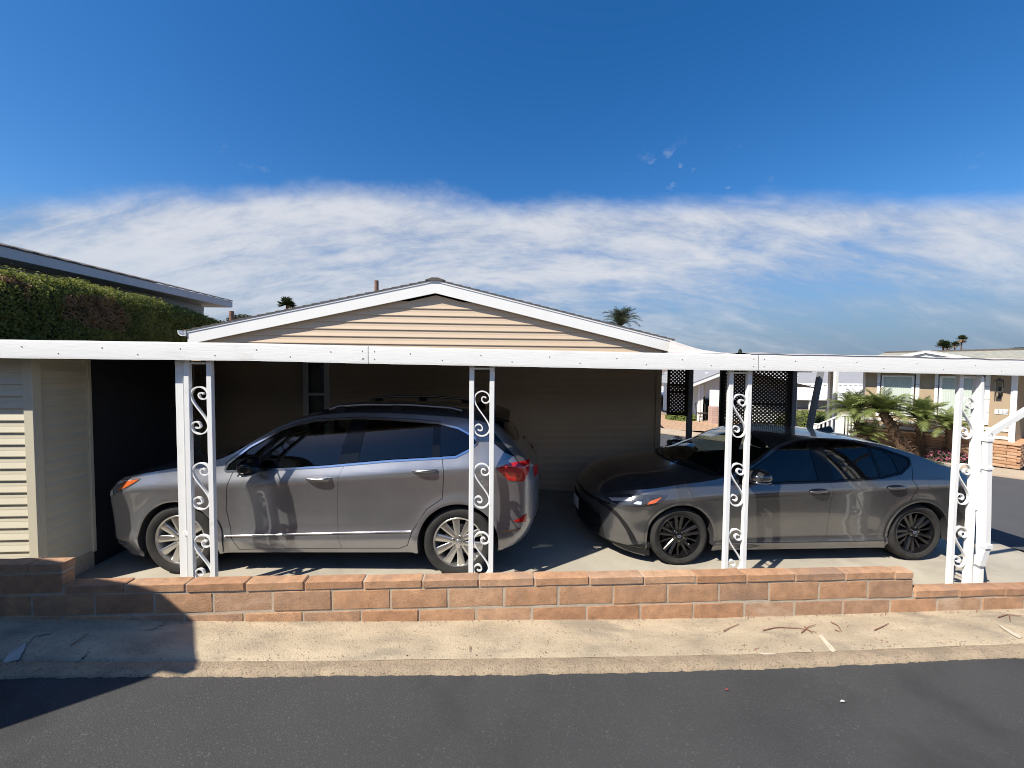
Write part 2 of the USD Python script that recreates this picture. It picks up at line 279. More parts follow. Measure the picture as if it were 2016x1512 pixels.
class Shell:
    """A car body as panels cut out of one surface: sides (x, z) -> y, top (x, y) -> z and rounded ends. Nose at x = 0, driver's side at y < 0."""
    def __init__(s, P):
        s.P = P; pc = lambda q: PchipInterpolator(*zip(*q))
        s.rail, s.top, s.crease, s.xn, s.xr, s.plan, s.low, s.high = (pc(P[k]) for k in ('rail', 'top', 'crease', 'nose', 'tail', 'plan', 'low', 'high'))
        s.hw = P['width']/2; s.bot = pc(P['bottom']); s.sp = .8
        s.kf = P['cf']*(1-s.sp**P['af'])**(1/P['af']); s.kr = P['cr']*(1-s.sp**P['ar'])**(1/P['ar'])
        zz = np.linspace(.1, 1.4, 200); s.zlo = P['zlo']
    def base(s, x, z):
        P = s.P; x, z = np.broadcast_arrays(np.asarray(x, float), np.asarray(z, float)); cr = s.crease(x); t = np.clip((z-.2)/(cr-.2), -.1, 1)
        w = np.where(z < cr, s.low(np.clip(t, 0, 1)), s.high(np.clip(z-cr, 0, .75)))*s.plan(np.clip(x, 0, P['length']))
        y = w*s.hw
        for xc in P['wheels']:
            r = np.hypot(x-xc, z-P['hub']); y = y+P['flare']*np.exp(-((r-P['arch']-.02)/.055)**2)*np.clip((cr+.02-z)/.1, 0, 1)
        for x0, z0, sx, sz, k in P.get('dents', []): y = y-k*np.exp(-((x-x0)/sx)**2-((z-z0)/sz)**2)
        return y
    def half(s, x, z):
        P = s.P; x, z = np.broadcast_arrays(np.asarray(x, float), np.asarray(z, float)); zc = np.clip(z, s.zlo, 1.6)
        tf = np.clip((s.xn(np.clip(zc, P['nose'][0][0], P['nose'][-1][0]))+P['cf']-x)/P['cf'], 0, 1); tr = np.clip((x-s.xr(np.clip(zc, P['tail'][0][0], P['tail'][-1][0]))+P['cr'])/P['cr'], 0, 1)
        return s.base(x, z)*(1-tf**P['af'])**(1/P['af'])*(1-tr**P['ar'])**(1/P['ar'])
    def side(s, off=0.0, sign=-1): return lambda x, z: np.c_[x, sign*(s.half(x, z)+off), z]
    def yr(s, x): return s.half(x, s.rail(x))
    def ztop(s, x, y):
        zr, q = s.rail(x), np.clip(np.abs(y)/np.maximum(s.yr(x), 1e-4), 0, 1); return zr+(s.top(x)-zr)*(1-q**s.P['pw'])
    def roof(s, off=0.0): return lambda x, y: np.c_[x, y, s.ztop(x, y)+off]
    def xsplit_f(s, z): return s.xn(np.clip(z, s.P['nose'][0][0], s.P['nose'][-1][0]))+s.P['cf']-s.kf
    def xsplit_r(s, z): return s.xr(np.clip(z, s.P['tail'][0][0], s.P['tail'][-1][0]))-s.P['cr']+s.kr
    def outline(s):
        P = s.P
        def cross(split, lo, hi):                                              # where the split line meets the rail
            x = np.linspace(lo, hi, 800); d = x-split(s.rail(x)); k = np.argmax(d > 0) if d[0] < 0 else 0; return x[k]
        xa = cross(s.xsplit_f, 0.0, 1.2); za = float(s.rail(xa)); xs_ = np.linspace(P['length'], P['length']-1.2, 800); d = xs_-s.xsplit_r(s.rail(xs_)); xb = xs_[np.argmax(d < 0)]; zb = float(s.rail(xb))
        s.xa, s.xb = xa, xb
        zz = np.linspace(P['zf'], za, 20); zz2 = np.linspace(zb, P['zr'], 20); xr_ = np.arange(math.ceil(xa/.03)*.03, xb, .03)
        up = [(x, float(s.rail(x))) for x in xr_]; dn = np.linspace(float(s.xsplit_r(P['zr'])), float(s.xsplit_f(P['zf'])), 90)[1:-1]
        pts = [(float(s.xsplit_f(z)), z) for z in zz]+up+[(float(s.xsplit_r(z)), z) for z in zz2]+[(x, float(s.bot(x))) for x in dn]
        return Polygon(pts).buffer(0)
    def end(s, front, off=0.0, nq=45, nt=28):
        P = s.P; c, a = (P['cf'], P['af']) if front else (P['cr'], P['ar']); X = np.linspace(float(s.xn(P['nose'][-1][0])) if front else P['length']-1e-3, s.xa if front else s.xb, 400)
        if front: X = np.linspace(-.02, s.xa, 600)
        else: X = np.linspace(P['length']+.02, s.xb, 600)
        Y = s.yr(X); Y = np.maximum.accumulate(Y); q = np.linspace(-1, 1, nq); y = q*Y[-1]; ok = Y > 1e-6
        xt = np.interp(np.abs(y), Y[ok], X[ok]); zt = s.rail(xt); zb = P['zf'] if front else P['zr']; rows = []
        def wb(z): return s.base((s.xsplit_f(z) if front else s.xsplit_r(z)), z)
        def form(yy, z, w):
            e = np.clip(1-np.clip(np.abs(yy)/w, 0, 1)**a, 0, 1)**(1/a); return s.xn(np.clip(z, P['nose'][0][0], P['nose'][-1][0]))+c-c*e if front else s.xr(np.clip(z, P['tail'][0][0], P['tail'][-1][0]))-c+c*e
        w1 = wb(zt); yn = y/w1; yn = yn/abs(yn[-1])*s.sp; x1 = form(yn*w1, zt, w1)
        for t in np.linspace(0, 1, nt):
            z = zb+t*(zt-zb); w = wb(z); yy = yn*w+(y-yn*w1)*t**4; xx = form(yn*w, z, w)+(xt-x1)*t**4+(-off if front else off); rows.append(np.c_[xx, yy, z])
        m = strip(rows); m.faces = m.faces[:, ::-1] if front else m.faces
        return m
    def face_pt(s, front, yn, z, off=0.0):
        P = s.P; c, a = (P['cf'], P['af']) if front else (P['cr'], P['ar']); xs_ = (s.xsplit_f(z) if front else s.xsplit_r(z)); w = s.base(xs_, z)
        e = np.clip(1-np.abs(yn)**a, 0, 1)**(1/a); x = s.xn(np.clip(z, P['nose'][0][0], P['nose'][-1][0]))+c-c*e-off if front else s.xr(np.clip(z, P['tail'][0][0], P['tail'][-1][0]))-c+c*e+off
        return np.c_[x, yn*w, z]

def wheel_parts(root, x, y, hub, style, R, rim, sign):
    """One wheel: disc and spokes as the part, tyre and small pieces as sub-parts. sign: -1 faces the driver's side."""
    def place(m):
        m = m.copy(); v = m.vertices; m.vertices = np.c_[v[:, 0]+x, sign*v[:, 1]+y, v[:, 2]+hub]
        if sign < 0: m.faces = m.faces[:, ::-1]
        return m
    w = .115                                                                    # local y grows towards the outside; 0 is the wheel's outer face
    spokes = []
    def spoke(a0, a1, r0, r1, w0, w1, d0, d1, t=.035):
        P = []
        for r, ww, dep, a in ((r0, w0, d0, a0), (r1, w1, d1, a1)):
            ca, sa = math.cos(a), math.sin(a)
            for k, yy in ((1, dep-t), (1, dep-.008), (.62, dep)):
                for g in (-1, 1): P.append((r*ca-g*k*ww/2*sa, yy, r*sa+g*k*ww/2*ca))
        return hull(P)
    ph = .31 if x < 2 else .75
    if style == 'silver':
        for k in range(5):
            a = ph+k*2*math.pi/5
            for g in (-1, 1): spokes.append(spoke(a+g*.20, a+g*.315, .050, rim-.012, .044, .078, -.030, -.020))
    else:
        for k in range(5):
            a = ph+k*2*math.pi/5
            for g in (-1, 1): spokes.append(spoke(a+g*.20, a+g*.17, .050, rim-.01, .034, .042, -.034, -.018))
            spokes.append(spoke(a+.63, a+.63, .055, rim-.01, .022, .03, -.050, -.035))
    barrel = lathe([(rim-.035, -.19), (rim-.03, -.07), (rim-.018, -.03), (rim-.012, -.012), (rim, -.008), (rim+.006, -.014), (rim+.004, -.03)], n=56)
    hubm = lathe([(.001, -.022), (.045, -.024), (.070, -.030), (.078, -.045), (.078, -.09)], n=30)
    m = M['rim_silver'] if style == 'silver' else M['rim_black']
    p = part(root, 'wheel', place(cat([barrel, hubm]+spokes)), m, smooth=32)
    tw = .225
    prof = [(rim-.004, -.02), (rim+.008, -.008), (rim+.03, .002), (rim+(R-rim)*.55, .008), (R-.030, .002), (R-.012, -.008), (R-.003, -.024), (R, -.05), (R, -tw+.05), (R-.012, -tw+.01), (R-.03, -tw), (rim, -tw+.02)]
    ty = [lathe(prof, n=64)]
    part(p, 'tyre', place(cat(ty)), M['tyre'], smooth=40)
    part(p, 'brake_disc', place(lathe([(.001, -.10), (.155, -.10), (.155, -.115), (.001, -.115)], n=32)), M['disc'], smooth=30)
    part(p, 'wheel_back', place(lathe([(.001, -.15), (rim-.03, -.15)], n=32)), M['dark_void'])
    nuts = [moved(lathe([(.001, -.018), (.010, -.018), (.012, -.03)], n=8), (.055*math.cos(ph+.62+k*2*math.pi/5), 0, .055*math.sin(ph+.62+k*2*math.pi/5))) for k in range(5)]
    for n_ in nuts: part(p, 'wheel_nut', place(n_), M['chrome_dark'])
    capm = lathe([(.001, -.014), (.026, -.015), (.030, -.022)], n=24)
    part(p, 'hub_cap', place(capm), M['rim_silver'] if style == 'silver' else M['black_gloss'], smooth=30)
    def ring(cx, cz, a, b, r=.0022):
        g = np.linspace(0, 2*math.pi, 21); return place(tube(np.c_[cx+a*np.cos(g), np.full(21, -.0135), cz+b*np.sin(g)], r, 5, cap=False))
    if style == 'silver': part(p, 'cap_emblem', cat([ring(0, 0, .021, .021, .002)]+[ring(dx, dz, .006, .008, .0016) for dx, dz in ((-.009, .004), (0, -.002), (.009, -.008))]), M['chrome'])
    else: part(p, 'cap_emblem', cat([ring(0, 0, .021, .015), ring(0, 0, .008, .014, .0016), ring(0, .007, .014, .006, .0016)]), M['chrome'])

def seat_mesh(x, y, floor, rec=.25):
    S = []
    def blob(pts, r): return hull(np.vstack([np.asarray(trimesh.creation.icosphere(1, r).vertices)+np.array(p) for p in pts]))
    S.append(blob([(x-.22, y-.20, floor+.22), (x-.22, y+.20, floor+.22), (x+.22, y-.20, floor+.16), (x+.22, y+.20, floor+.16)], .07))
    S.append(blob([(x+.25, y-.20, floor+.22), (x+.25, y+.20, floor+.22), (x+.25+rec, y-.16, floor+.74), (x+.25+rec, y+.16, floor+.74)], .065))
    S.append(blob([(x+.26+rec, y-.09, floor+.86), (x+.26+rec, y+.09, floor+.86), (x+.28+rec, y-.08, floor+.98), (x+.28+rec, y+.08, floor+.98)], .05))
    return cat(S)
def bezel(poly, w): return poly.buffer(w, join_style=1).difference(poly)

def build_car(root, P, paint):
    s = Shell(P); full = s.outline(); du = .03
    arches = shapely.union_all([Point(x, P['hub']).buffer(P['arch'], 40).union(sbox(x-P['arch'], -.5, x+P['arch'], P['hub'])) for x in P['wheels']])
    dlo = Polygon(P['dlo']).buffer(-.012, join_style=1).buffer(.012, join_style=1); solid = full.difference(arches)
    doors = [Polygon(d).buffer(.02, join_style=1).buffer(-.02, join_style=1).intersection(solid) for d in P['doors']]
    gap = .005; skin = solid.difference(dlo); rest = skin
    for d in doors: rest = rest.difference(d.buffer(gap))
    extra = [('fuel_flap', Polygon(P['fuel']).buffer(.012, join_style=1))] if 'fuel' in P else []
    for _, e in extra: rest = rest.difference(e.buffer(.002))
    for sg in (-1, 1):
        near = sg < 0
        q = part(root, 'body_side', clip_patch(rest, s.side(0, sg), du, du), paint, smooth=35)
        part(q, 'inner_shell', clip_patch(skin.buffer(-.004), s.side(-.014, sg), .06, .06), M['dark_void'])
        for x in P['wheels']:
            ringp = Point(x, P['hub']).buffer(P['arch']+P['lip'], 40).difference(Point(x, P['hub']).buffer(P['arch']-.001, 40)).intersection(solid)
            a = math.asin(min(1, .0/P['arch'])); part(q, 'arch_moulding', clip_patch(ringp, s.side(.012, sg), .02, .02), P['lip_mat'] or paint, smooth=35)
            g = np.linspace(-.25, math.pi+.25, 30); rows = []
            for yy in (float(s.half(x, P['hub']+P['arch']))+.010, .45):
                rows.append([(x+(P['arch']+.002)*math.cos(t), sg*(yy if yy == .45 else float(s.half(x+P['arch']*math.cos(t), max(.2, P['hub']+P['arch']*math.sin(t))))+.011), P['hub']+(P['arch']+.002)*math.sin(t)) for t in g])
            part(q, 'wheel_well', strip(rows), M['dark_void'])
        for k, d in enumerate(doors):
            dm = d.difference(dlo)
            dp = part(root, 'rear_door' if k else 'front_door', clip_patch(dm.buffer(-gap*.3), s.side(0, sg), du, du), paint, smooth=35)
            hx, hz = P['handles'][k]; L = P['handle_len']
            g = np.linspace(-1, 1, 9); hy = s.half(hx, hz)
            hp = tube([(hx+L/2*t, sg*(float(s.half(hx+L/2*t, hz))+.006+.028*(1-t**4)), hz+.008*t) for t in g], .011+.004*(1-g**2), 8)
            part(dp, 'handle', hp, P['handle_mat'], smooth=50)
            cup = Polygon([(hx+.55*L*math.cos(t), hz+.026*math.sin(t)) for t in np.linspace(0, 2*math.pi, 24, endpoint=False)])
            part(dp, 'handle_recess', clip_patch(cup, s.side(.0015, sg), .02, .02), M['dark_void'] if not near else P['cup_mat'])
        for nm, e in extra:
            if near: part(root, nm, clip_patch(e, s.side(0, sg), .02, .02), paint, smooth=35)
        # side windows: panes, black pillars, surround
        part(q, 'window_surround', clip_patch(bezel(dlo, .018), s.side(.006, sg), .02, .02), P['trim_mat'], smooth=35)
        pill = shapely.union_all([Polygon(g) for g in P['pillars']]).intersection(dlo); panes = dlo.buffer(-.004).difference(pill)
        for g_ in (pill.geoms if hasattr(pill, 'geoms') else [pill]): part(q, 'window_pillar', clip_patch(g_, s.side(-.003, sg), .03, .03), M['black_gloss'], smooth=35)
        for g in (panes.geoms if hasattr(panes, 'geoms') else [panes]):
            if g.area < .002: continue
            part(q, 'side_window', clip_patch(g, s.side(-.008, sg), .04, .04), M['privacy_glass'] if g.centroid.x > P['privacy_from'] else M['car_glass'], smooth=35)
        for nm, poly, m, off in P['decals']:
            part(q, nm, clip_patch(Polygon(poly).buffer(.004, join_style=1), s.side(off, sg), .012, .02), m, smooth=35)
        if 'strip' in P:
            (sx0, sz0), (sx1, sz1) = P['strip']; xx = np.linspace(sx0, sx1, 40); zz = np.interp(xx, [sx0, sx1], [sz0, sz1]); part(q, 'chrome_strip', tube(np.c_[xx, sg*(s.half(xx, zz)+.004), zz], .0085, 8), M['chrome'], smooth=60)
        # mirror
        mx0, mx1, mz0, mz1 = P['mirror']; yb = float(s.half((mx0+mx1)/2, mz0+.04))
        E = np.asarray(trimesh.creation.icosphere(3, 1.0).vertices); v = np.sign(E)*np.abs(E)**.75
        mm = hull(np.c_[(mx0+mx1)/2+v[:, 0]*(mx1-mx0)/2, sg*(yb+.15+v[:, 1]*.115), (mz0+mz1)/2+v[:, 2]*(mz1-mz0)/2*(1-.25*v[:, 1])])
        mp = part(root, 'side_mirror', mm, P['mirror_mat'], smooth=60)
        part(mp, 'mirror_arm', hull([(mx0+.06, sg*(yb-.03), mz0+.0), (mx1-.02, sg*(yb-.03), mz0+.02), (mx0+.08, sg*(yb+.08), mz0+.03), (mx1-.04, sg*(yb+.08), mz0+.04), (mx0+.06, sg*(yb-.03), mz0+.05), (mx1-.04, sg*(yb+.08), mz0+.07)]), M['black_plastic'], smooth=30)
        part(mp, 'mirror_lower', hull(np.c_[(mx0+mx1)/2+v[:, 0]*(mx1-mx0)/2*.96, sg*(yb+.15+v[:, 1]*.112), mz0+.004+(v[:, 2]+1)*.016]), M['chrome_dark'], smooth=60)
    # top surfaces
    xs_ = np.unique(np.r_[np.linspace(.0, s.xa, 80), np.arange(math.ceil(s.xa/.03)*.03, s.xb, .03), np.linspace(s.xb, P['length'], 60)]); Y = s.yr(xs_); ok = Y > .004
    top = Polygon(list(zip(xs_[ok], Y[ok]))+list(zip(xs_[ok][::-1], -Y[ok][::-1]))).buffer(0)
    yy = np.linspace(-1, 1, 41)
    cowl = lambda y: P['cowl'][0]+P['cowl'][1]*(y/.8)**2; head = lambda y: P['head'][0]+P['head'][1]*(y/.6)**2; rw0 = lambda y: P['rw0'][0]-P['rw0'][1]*(y/.6)**2; rw1 = lambda y: P['rw1'][0]-P['rw1'][1]*(y/.6)**2
    inset = lambda d: Polygon(list(zip(xs_[ok], np.maximum(Y[ok]-d, .001)))+list(zip(xs_[ok][::-1], -np.maximum(Y[ok]-d, .001)[::-1]))).buffer(0)
    ws = Polygon([(cowl(y), y) for y in yy]+[(head(y), y) for y in yy[::-1]]).intersection(inset(.035)); rw = Polygon([(rw0(y), y) for y in yy]+[(rw1(y), y) for y in yy[::-1]]).intersection(inset(.05))
    bonnet = Polygon([(-.1, y) for y in yy]+[(cowl(y)-.05, y) for y in yy[::-1]]).intersection(top.intersection(inset(P['bonnet_in'])))
    hood = bonnet.intersection(sbox(P['bonnet_x0'], -2, 9, 2)); scut = Polygon([(cowl(y)-.05, y) for y in yy]+[(cowl(y), y) for y in yy[::-1]]).intersection(inset(.06))
    shell = top.difference(ws).difference(rw).difference(hood.buffer(.004)).difference(scut)
    part(root, 'roof', clip_patch(shell, s.roof(), .03, .04), P['roof_mat'] or paint, smooth=35)
    part(root, 'bonnet', clip_patch(hood, s.roof(), .03, .04), paint, smooth=35)
    part(root, 'windscreen', clip_patch(ws, s.roof(-.006), .04, .05), M['car_glass'], smooth=35)
    part(root, 'rear_window', clip_patch(rw, s.roof(-.006), .03, .05), M['privacy_glass'], smooth=35)
    part(root, 'scuttle', clip_patch(scut.buffer(.01), s.roof(-.012), .04, .05), M['black_plastic'])
    for a in (-.45, .18):
        g = np.linspace(0, 1, 7); part(root, 'wiper', tube([(cowl(a+.5*t)+.02+.05*t, a+.5*t, float(s.ztop(np.array(cowl(a+.5*t)+.02+.05*t), np.array(a+.5*t)))+.012) for t in g], .007, 6), M['black_plastic'])
    part(root, 'front_bumper', s.end(True), paint, smooth=35); part(root, 'rear_bumper', s.end(False), paint, smooth=35)
    for nm, poly, m, off in P['front']:                                          # given in (share of half width, z)
        pg = Polygon(poly)
        part(root, nm, clip_patch(pg, lambda a, b: s.face_pt(True, a, b, off), .03, .03), m, smooth=35)
    for nm, poly, m, off in P['back']:
        part(root, nm, clip_patch(Polygon(poly), lambda a, b: s.face_pt(False, a, b, off), .03, .03), m, smooth=35)
    # underside, cabin
    part(root, 'underbody', bx(.45, P['length']-.4, -.62, .62, P['zlo']+.02, P['zlo']+.12), M['dark_void'])
    fl = P['floor']
    cab = [bx(1.25, P['length']-.75, -.70, .70, fl-.06, fl), bx(1.35, 1.42, -.72, .72, fl, float(s.crease(1.4))), bx(P['length']-.8, P['length']-.75, -.7, .7, fl, float(s.crease(4.))-.05)]
    part(root, 'cabin_floor', cat(cab), M['dark_void'])
    part(root, 'dashboard', hull([(1.45, y, z) for y in (-.68, .68) for z in (fl+.3, float(s.crease(1.5))+.02)]+[(1.85, y, float(s.crease(1.8))+.04) for y in (-.68, .68)]+[(1.95, y, fl+.35) for y in (-.68, .68)]), M['interior'])
    for x in P['seats'][:1]:
        for y in (-.37, .37): part(root, 'front_seat', seat_mesh(x, y, fl), M['interior'], smooth=50)
    for y in (-.40, .40): part(root, 'rear_seat', seat_mesh(P['seats'][1], y, fl+.03), M['interior'], smooth=50)
    g = np.linspace(0, 2*math.pi, 25); sx = P['seats'][0]-.42
    part(root, 'steering_wheel', tube(np.c_[sx+.09*np.sin(g), -.37+.18*np.cos(g), fl+.62+.16*np.sin(g)], .014, 6, cap=False), M['interior'], smooth=True)
    for k, x in enumerate(P['wheels']):
        for sg in (-1, 1): wheel_parts(root, x, sg*(s.hw-P['wheel_in']), P['hub'], P['style'], P['tyre'], P['rim'], sg)
    return s

M['paint_suv'] = None
def car_paint(name, base, rough, metallic=.75):
    return usdkit.material(stage, '/World/Looks/'+name, {'g': ('geometry', {}), 'n': ('noise_texture', {'scale': 1800.0, 'detail': 1.0}), 'r': ('rgb_ramp', {'ramp': [(.35, tuple(np.array(base)*.82)), (.65, tuple(np.array(base)*1.18))]}),
        'd': ('noise_texture', {'scale': 2.2, 'detail': 6.0}), 'dr': ('map_range', {'from_min': .35, 'from_max': .75, 'to_min': rough, 'to_max': rough+.07}),
        'p': ('principled_bsdf', {'metallic': metallic, 'coat_weight': 1.0, 'coat_roughness': .025, 'coat_ior': 1.5})},
        [('g.position', 'n.vector'), ('n.fac', 'r.fac'), ('r.color', 'p.base_color'), ('g.position', 'd.vector'), ('d.fac', 'dr.value'), ('dr.result', 'p.roughness')], surface='p.BSDF')
M['paint_suv'] = car_paint('silver_grey_metallic', (.30, .302, .318), .28)
M['paint_sedan'] = car_paint('dark_grey_metallic', (.15, .15, .153), .24)
M['paint_dark'] = car_paint('dark_blue_metallic', (.05, .06, .08), .32)
M['chrome'] = mat('chrome_trim', (.75, .75, .76), .14, metallic=1.0, var=.02)
M['chrome_dark'] = mat('satin_trim', (.30, .30, .31), .3, metallic=1.0, var=.03)
M['black_plastic'] = mat('black_plastic', (.014, .014, .015), .6, var=.1, spec=.2)
M['black_gloss'] = mat('gloss_black', (.006, .006, .007), .10, var=.05, spec=.35)
M['tyre'] = mat('tyre_rubber', (.028, .027, .0255), .85, var=.25, scale=14, spec=.25, bump=.2, bscale=120, bdist=.003)
M['rim_silver'] = mat('alloy_silver', (.58, .57, .55), .28, metallic=.9, var=.04)
M['rim_black'] = mat('alloy_black', (.006, .006, .007), .13, var=.05, spec=.55)
M['disc'] = mat('brake_steel', (.35, .33, .31), .4, metallic=.8, var=.1)
M['interior'] = mat('charcoal_interior', (.045, .043, .042), .7, var=.1)
M['lens_clear'] = mat('headlight_lens', (.34, .35, .36), .12, metallic=.45, coat=1.0, var=.35, scale=22)
M['lens_mid'] = mat('smoky_headlight_lens', (.13, .13, .135), .12, metallic=.3, coat=1.0, var=.6, scale=28)
M['lens_white'] = mat('lamp_reflector', (.75, .76, .78), .12, metallic=.5, coat=1.0, var=.1)
M['lens_dark'] = mat('dark_headlight', (.05, .052, .056), .15, metallic=.3, coat=1.0, var=.4, scale=25)
M['lens_red'] = mat('red_lens', (.42, .010, .012), .15, coat=1.0, var=.25, scale=14)
M['lens_orange'] = mat('orange_reflector', (.50, .10, .02), .2, coat=1.0, var=.25, scale=30)
M['plate'] = mat('plate_white', (.72, .73, .74), .4, var=.02)
# ---------------------------------------------------------------- ground
base_z = PchipInterpolator([-9, -3.565, -1.94, 0, 2, 4.3, 14], [.30, .084, .006, -.057, -.102, -.112, -.40])
def lot_sheet(ss, nn, zf):
    m = sheet(ss, nn, zf); v = m.vertices; m.vertices = np.c_[LOT0[0]+v[:, 0]*_c-v[:, 1]*_s, LOT0[1]+v[:, 0]*_s+v[:, 1]*_c, v[:, 2]]; return m
ss = np.arange(-12, 14.01, .1)
def edge_wob(S): return .010*(meshkit.noise(np.stack([S*1.3, S*0, S*0], -1), 3)-.5)+.005*(meshkit.noise(np.stack([S*19., S*0, S*0], -1), 4)-.5)+.004*(meshkit.noise(np.stack([S*61., S*0, S*0], -1), 6)-.5)
struct('road', lot_sheet(ss, np.array([-9, -7, -5, -3, -2, -1.2, -.7, -.40]), lambda S, n: base_z(S)-.028-.012*np.clip(-n-.5, 0, 3)), M['asphalt'], True)
# the asphalt's ragged edge, then the rolled gutter in two slopes, up to the wall
ne = lambda S: -.487+edge_wob(S)*2.2
sd = np.arange(-12, 14.01, .025)
rows = []
for k, (dn, dz) in enumerate([(0, -.045), (.003, -.014), (.06, -.006), (.126, -.020)]):
    n_ = ne(sd)+dn if k < 2 else np.full_like(sd, -.487+dn); zz = base_z(sd)+dz+.004*(meshkit.noise(np.stack([sd*9, n_*9, sd*0], -1), 8)-.5)
    rows.append(np.c_[LOT0[0]+sd*_c-n_*_s, LOT0[1]+sd*_s+n_*_c, zz])
gl = strip(rows); gl.faces = gl.faces[:, ::-1]
struct('gutter_lip', gl, M['gutter_lip'], True)
gp = [(-.361, -.020), (-.352, -.026), (-.345, -.012), (-.25, -.004), (-.12, .0), (.02, .004)]
rows = [np.c_[LOT0[0]+sd*_c-n_*_s, LOT0[1]+sd*_s+n_*_c, base_z(sd)+dz+.004*(meshkit.noise(np.stack([sd*6, sd*0+n_*6, sd*0], -1), 9)-.5)] for n_, dz in gp]
gt = strip(rows); gt.faces = gt.faces[:, ::-1]
gpath = struct('gutter_strip', gt, M['gutter'], True)
M['filler'] = mat('pale_filler', (.46, .40, .30), .8, var=.12, scale=20)
M['filler_grey'] = mat('grey_patch', (.36, .35, .32), .8, var=.2, scale=14)
def ground_patch(px, bf=.004):
    P = [onz(x, y, 0) for x, y in px]; out = []
    for p in P:
        q = p-LOT0; S = q[0]*_c+q[1]*_s; z = base_z(S)
        p = EYE+(p-EYE)*((z-EYE[2])/(0-EYE[2])); out.append((p[0], p[1]))
    pg = Polygon(out).buffer(bf).segmentize(.02)
    v, f = trimesh.creation.triangulate_polygon(pg, engine='earcut'); q = v-LOT0[:2]; S = q[:, 0]*_c+q[:, 1]*_s
    n_ = -q[:, 0]*_s+q[:, 1]*_c
    return trimesh.Trimesh(np.c_[v, base_z(S)+np.interp(n_, [g[0] for g in gp], [g[1] for g in gp])+.0065], f, process=False)
for px, m in (([(1612, 1252), (1617, 1250), (1628, 1262), (1644, 1277), (1639, 1279), (1626, 1268)], 'filler'), ([(1966, 1231), (1971, 1232), (1992, 1244), (2013, 1252), (2006, 1255), (1986, 1245)], 'filler'), ([(8, 1296), (20, 1282), (48, 1266), (50, 1273), (36, 1292), (12, 1298)], 'filler_grey'), ([(1494, 1282), (1508, 1281), (1526, 1283), (1506, 1284)], 'filler')):
    part(gpath, 'filler_patch', ground_patch(px), M[m])
def crack(px, w=.004):
    P = np.array([(x, y) for x, y in px], float); t = np.linspace(0, len(P)-1, 4*len(P)); q = np.c_[np.interp(t, range(len(P)), P[:, 0]), np.interp(t, range(len(P)), P[:, 1])]+rng.normal(0, .9, (len(t), 2))
    up = q+np.c_[np.zeros(len(q)), np.full(len(q), .6)]
    return ground_patch(list(map(tuple, q))+list(map(tuple, up[::-1])), .0009)
M['crack'] = mat('crack_dirt', (.06, .05, .04), .95)
for px in ([(100, 1248), (68, 1252), (52, 1270), (42, 1290), (24, 1306)], [(176, 1281), (160, 1293), (150, 1300)], [(324, 1230), (306, 1238), (285, 1243)]): part(gpath, 'crack', crack(px), M['crack'])
pad_z = PchipInterpolator([-9, -3.3, -.2, 1.3, 2.2, 4.8, 6.2, 7.5], [-.24, -.253, -.255, -.352, -.369, -.378, -.43, -.47])
pm = sheet(np.arange(-9, 6.61, .15), np.arange(2.4, 18.1, .3), lambda X, Y: pad_z(X)); v = pm.vertices
# the pad ends at the wall on this side and on the side street on the right
sd0, sdir = np.array([6.70, 5.47]), np.array([.60, -.80])
q = v[:, :2]-LOT0[:2]; n_ = -q[:, 0]*_s+q[:, 1]*_c
v[:, 1] += np.where(n_ < .12, .12-n_, 0); d = (v[:, 0]-sd0[0])*(-sdir[1])+(v[:, 1]-sd0[1])*sdir[0]
over = np.clip(d, 0, None); v[:, 0] -= over*(-sdir[1]); v[:, 1] -= over*sdir[0]; pm.vertices = v
struct('driveway_pad', pm, M['pad'], True)
def quad(P, z): return trimesh.Trimesh([(x, y, z) for x, y in P], [(0, 1, 2), (0, 2, 3)], process=False)
near_a, near_b = sd0-sdir*26, sd0+sdir*7; fd = np.array([.70, -.714]); far0 = np.array([11.07, 8.93]); far_a, far_b = far0-fd*30, far0+fd*9
struct('side_street', quad([near_b+np.array([-.1, 0]), far_b, far_a, near_a+np.array([-.1, 0])], -.505), M['street'])
M['path'] = mat('beige_pavement', (.40, .32, .23), .9, var=.1, scale=2)
nf = np.array([.714, .70])
struct('pavement', cat([bx(-30, 9, 0, 1.1, -.52, -.47)]).apply_transform(np.array([[fd[0], nf[0], 0, far0[0]], [fd[1], nf[1], 0, far0[1]], [0, 0, 1, 0], [0, 0, 0, 1]])), M['path'])
M['paver'] = usdkit.material(stage, '/World/Looks/brick_paving', {'g': ('geometry', {}), 'm': ('mapping', {'scale': (1, 1, 1), 'rotation': (0, 0, .5)}), 'b': ('brick_texture', {'scale': 1.0, 'brick_width': .42, 'row_height': .21, 'mortar_size': .02, 'color1': (.46, .30, .18), 'color2': (.40, .25, .15), 'mortar': (.27, .18, .12)}), 'p': ('principled_bsdf', {'roughness': .9})},
                              [('g.position', 'm.vector'), ('m.vector', 'b.vector'), ('b.color', 'p.base_color')], surface='p.BSDF')
struct('ground', quad([(-3000, -3000), (3000, -3000), (3000, 3000), (-3000, 3000)], -.66), M['earth'])
pv = [(6.2, 15.6), (11.4, 14.3), (10.2, 18.0), (7.2, 20.8)]
struct('paved_drive', trimesh.Trimesh([(x, y, z) for (x, y), z in zip(pv, (-.52, -.52, -.45, -.46))], [(0, 1, 2), (0, 2, 3)], process=False), M['paver'])
hx = np.linspace(-200, 260, 70); hm = sheet(hx, np.array([45, 60, 80, 110, 150, 220]), lambda X, Y: -.7+(Y-45)*.032*(1+.4*np.sin(X*.021)+.25*np.sin(X*.06+1)))
struct('hill', hm, M['hill'], True)

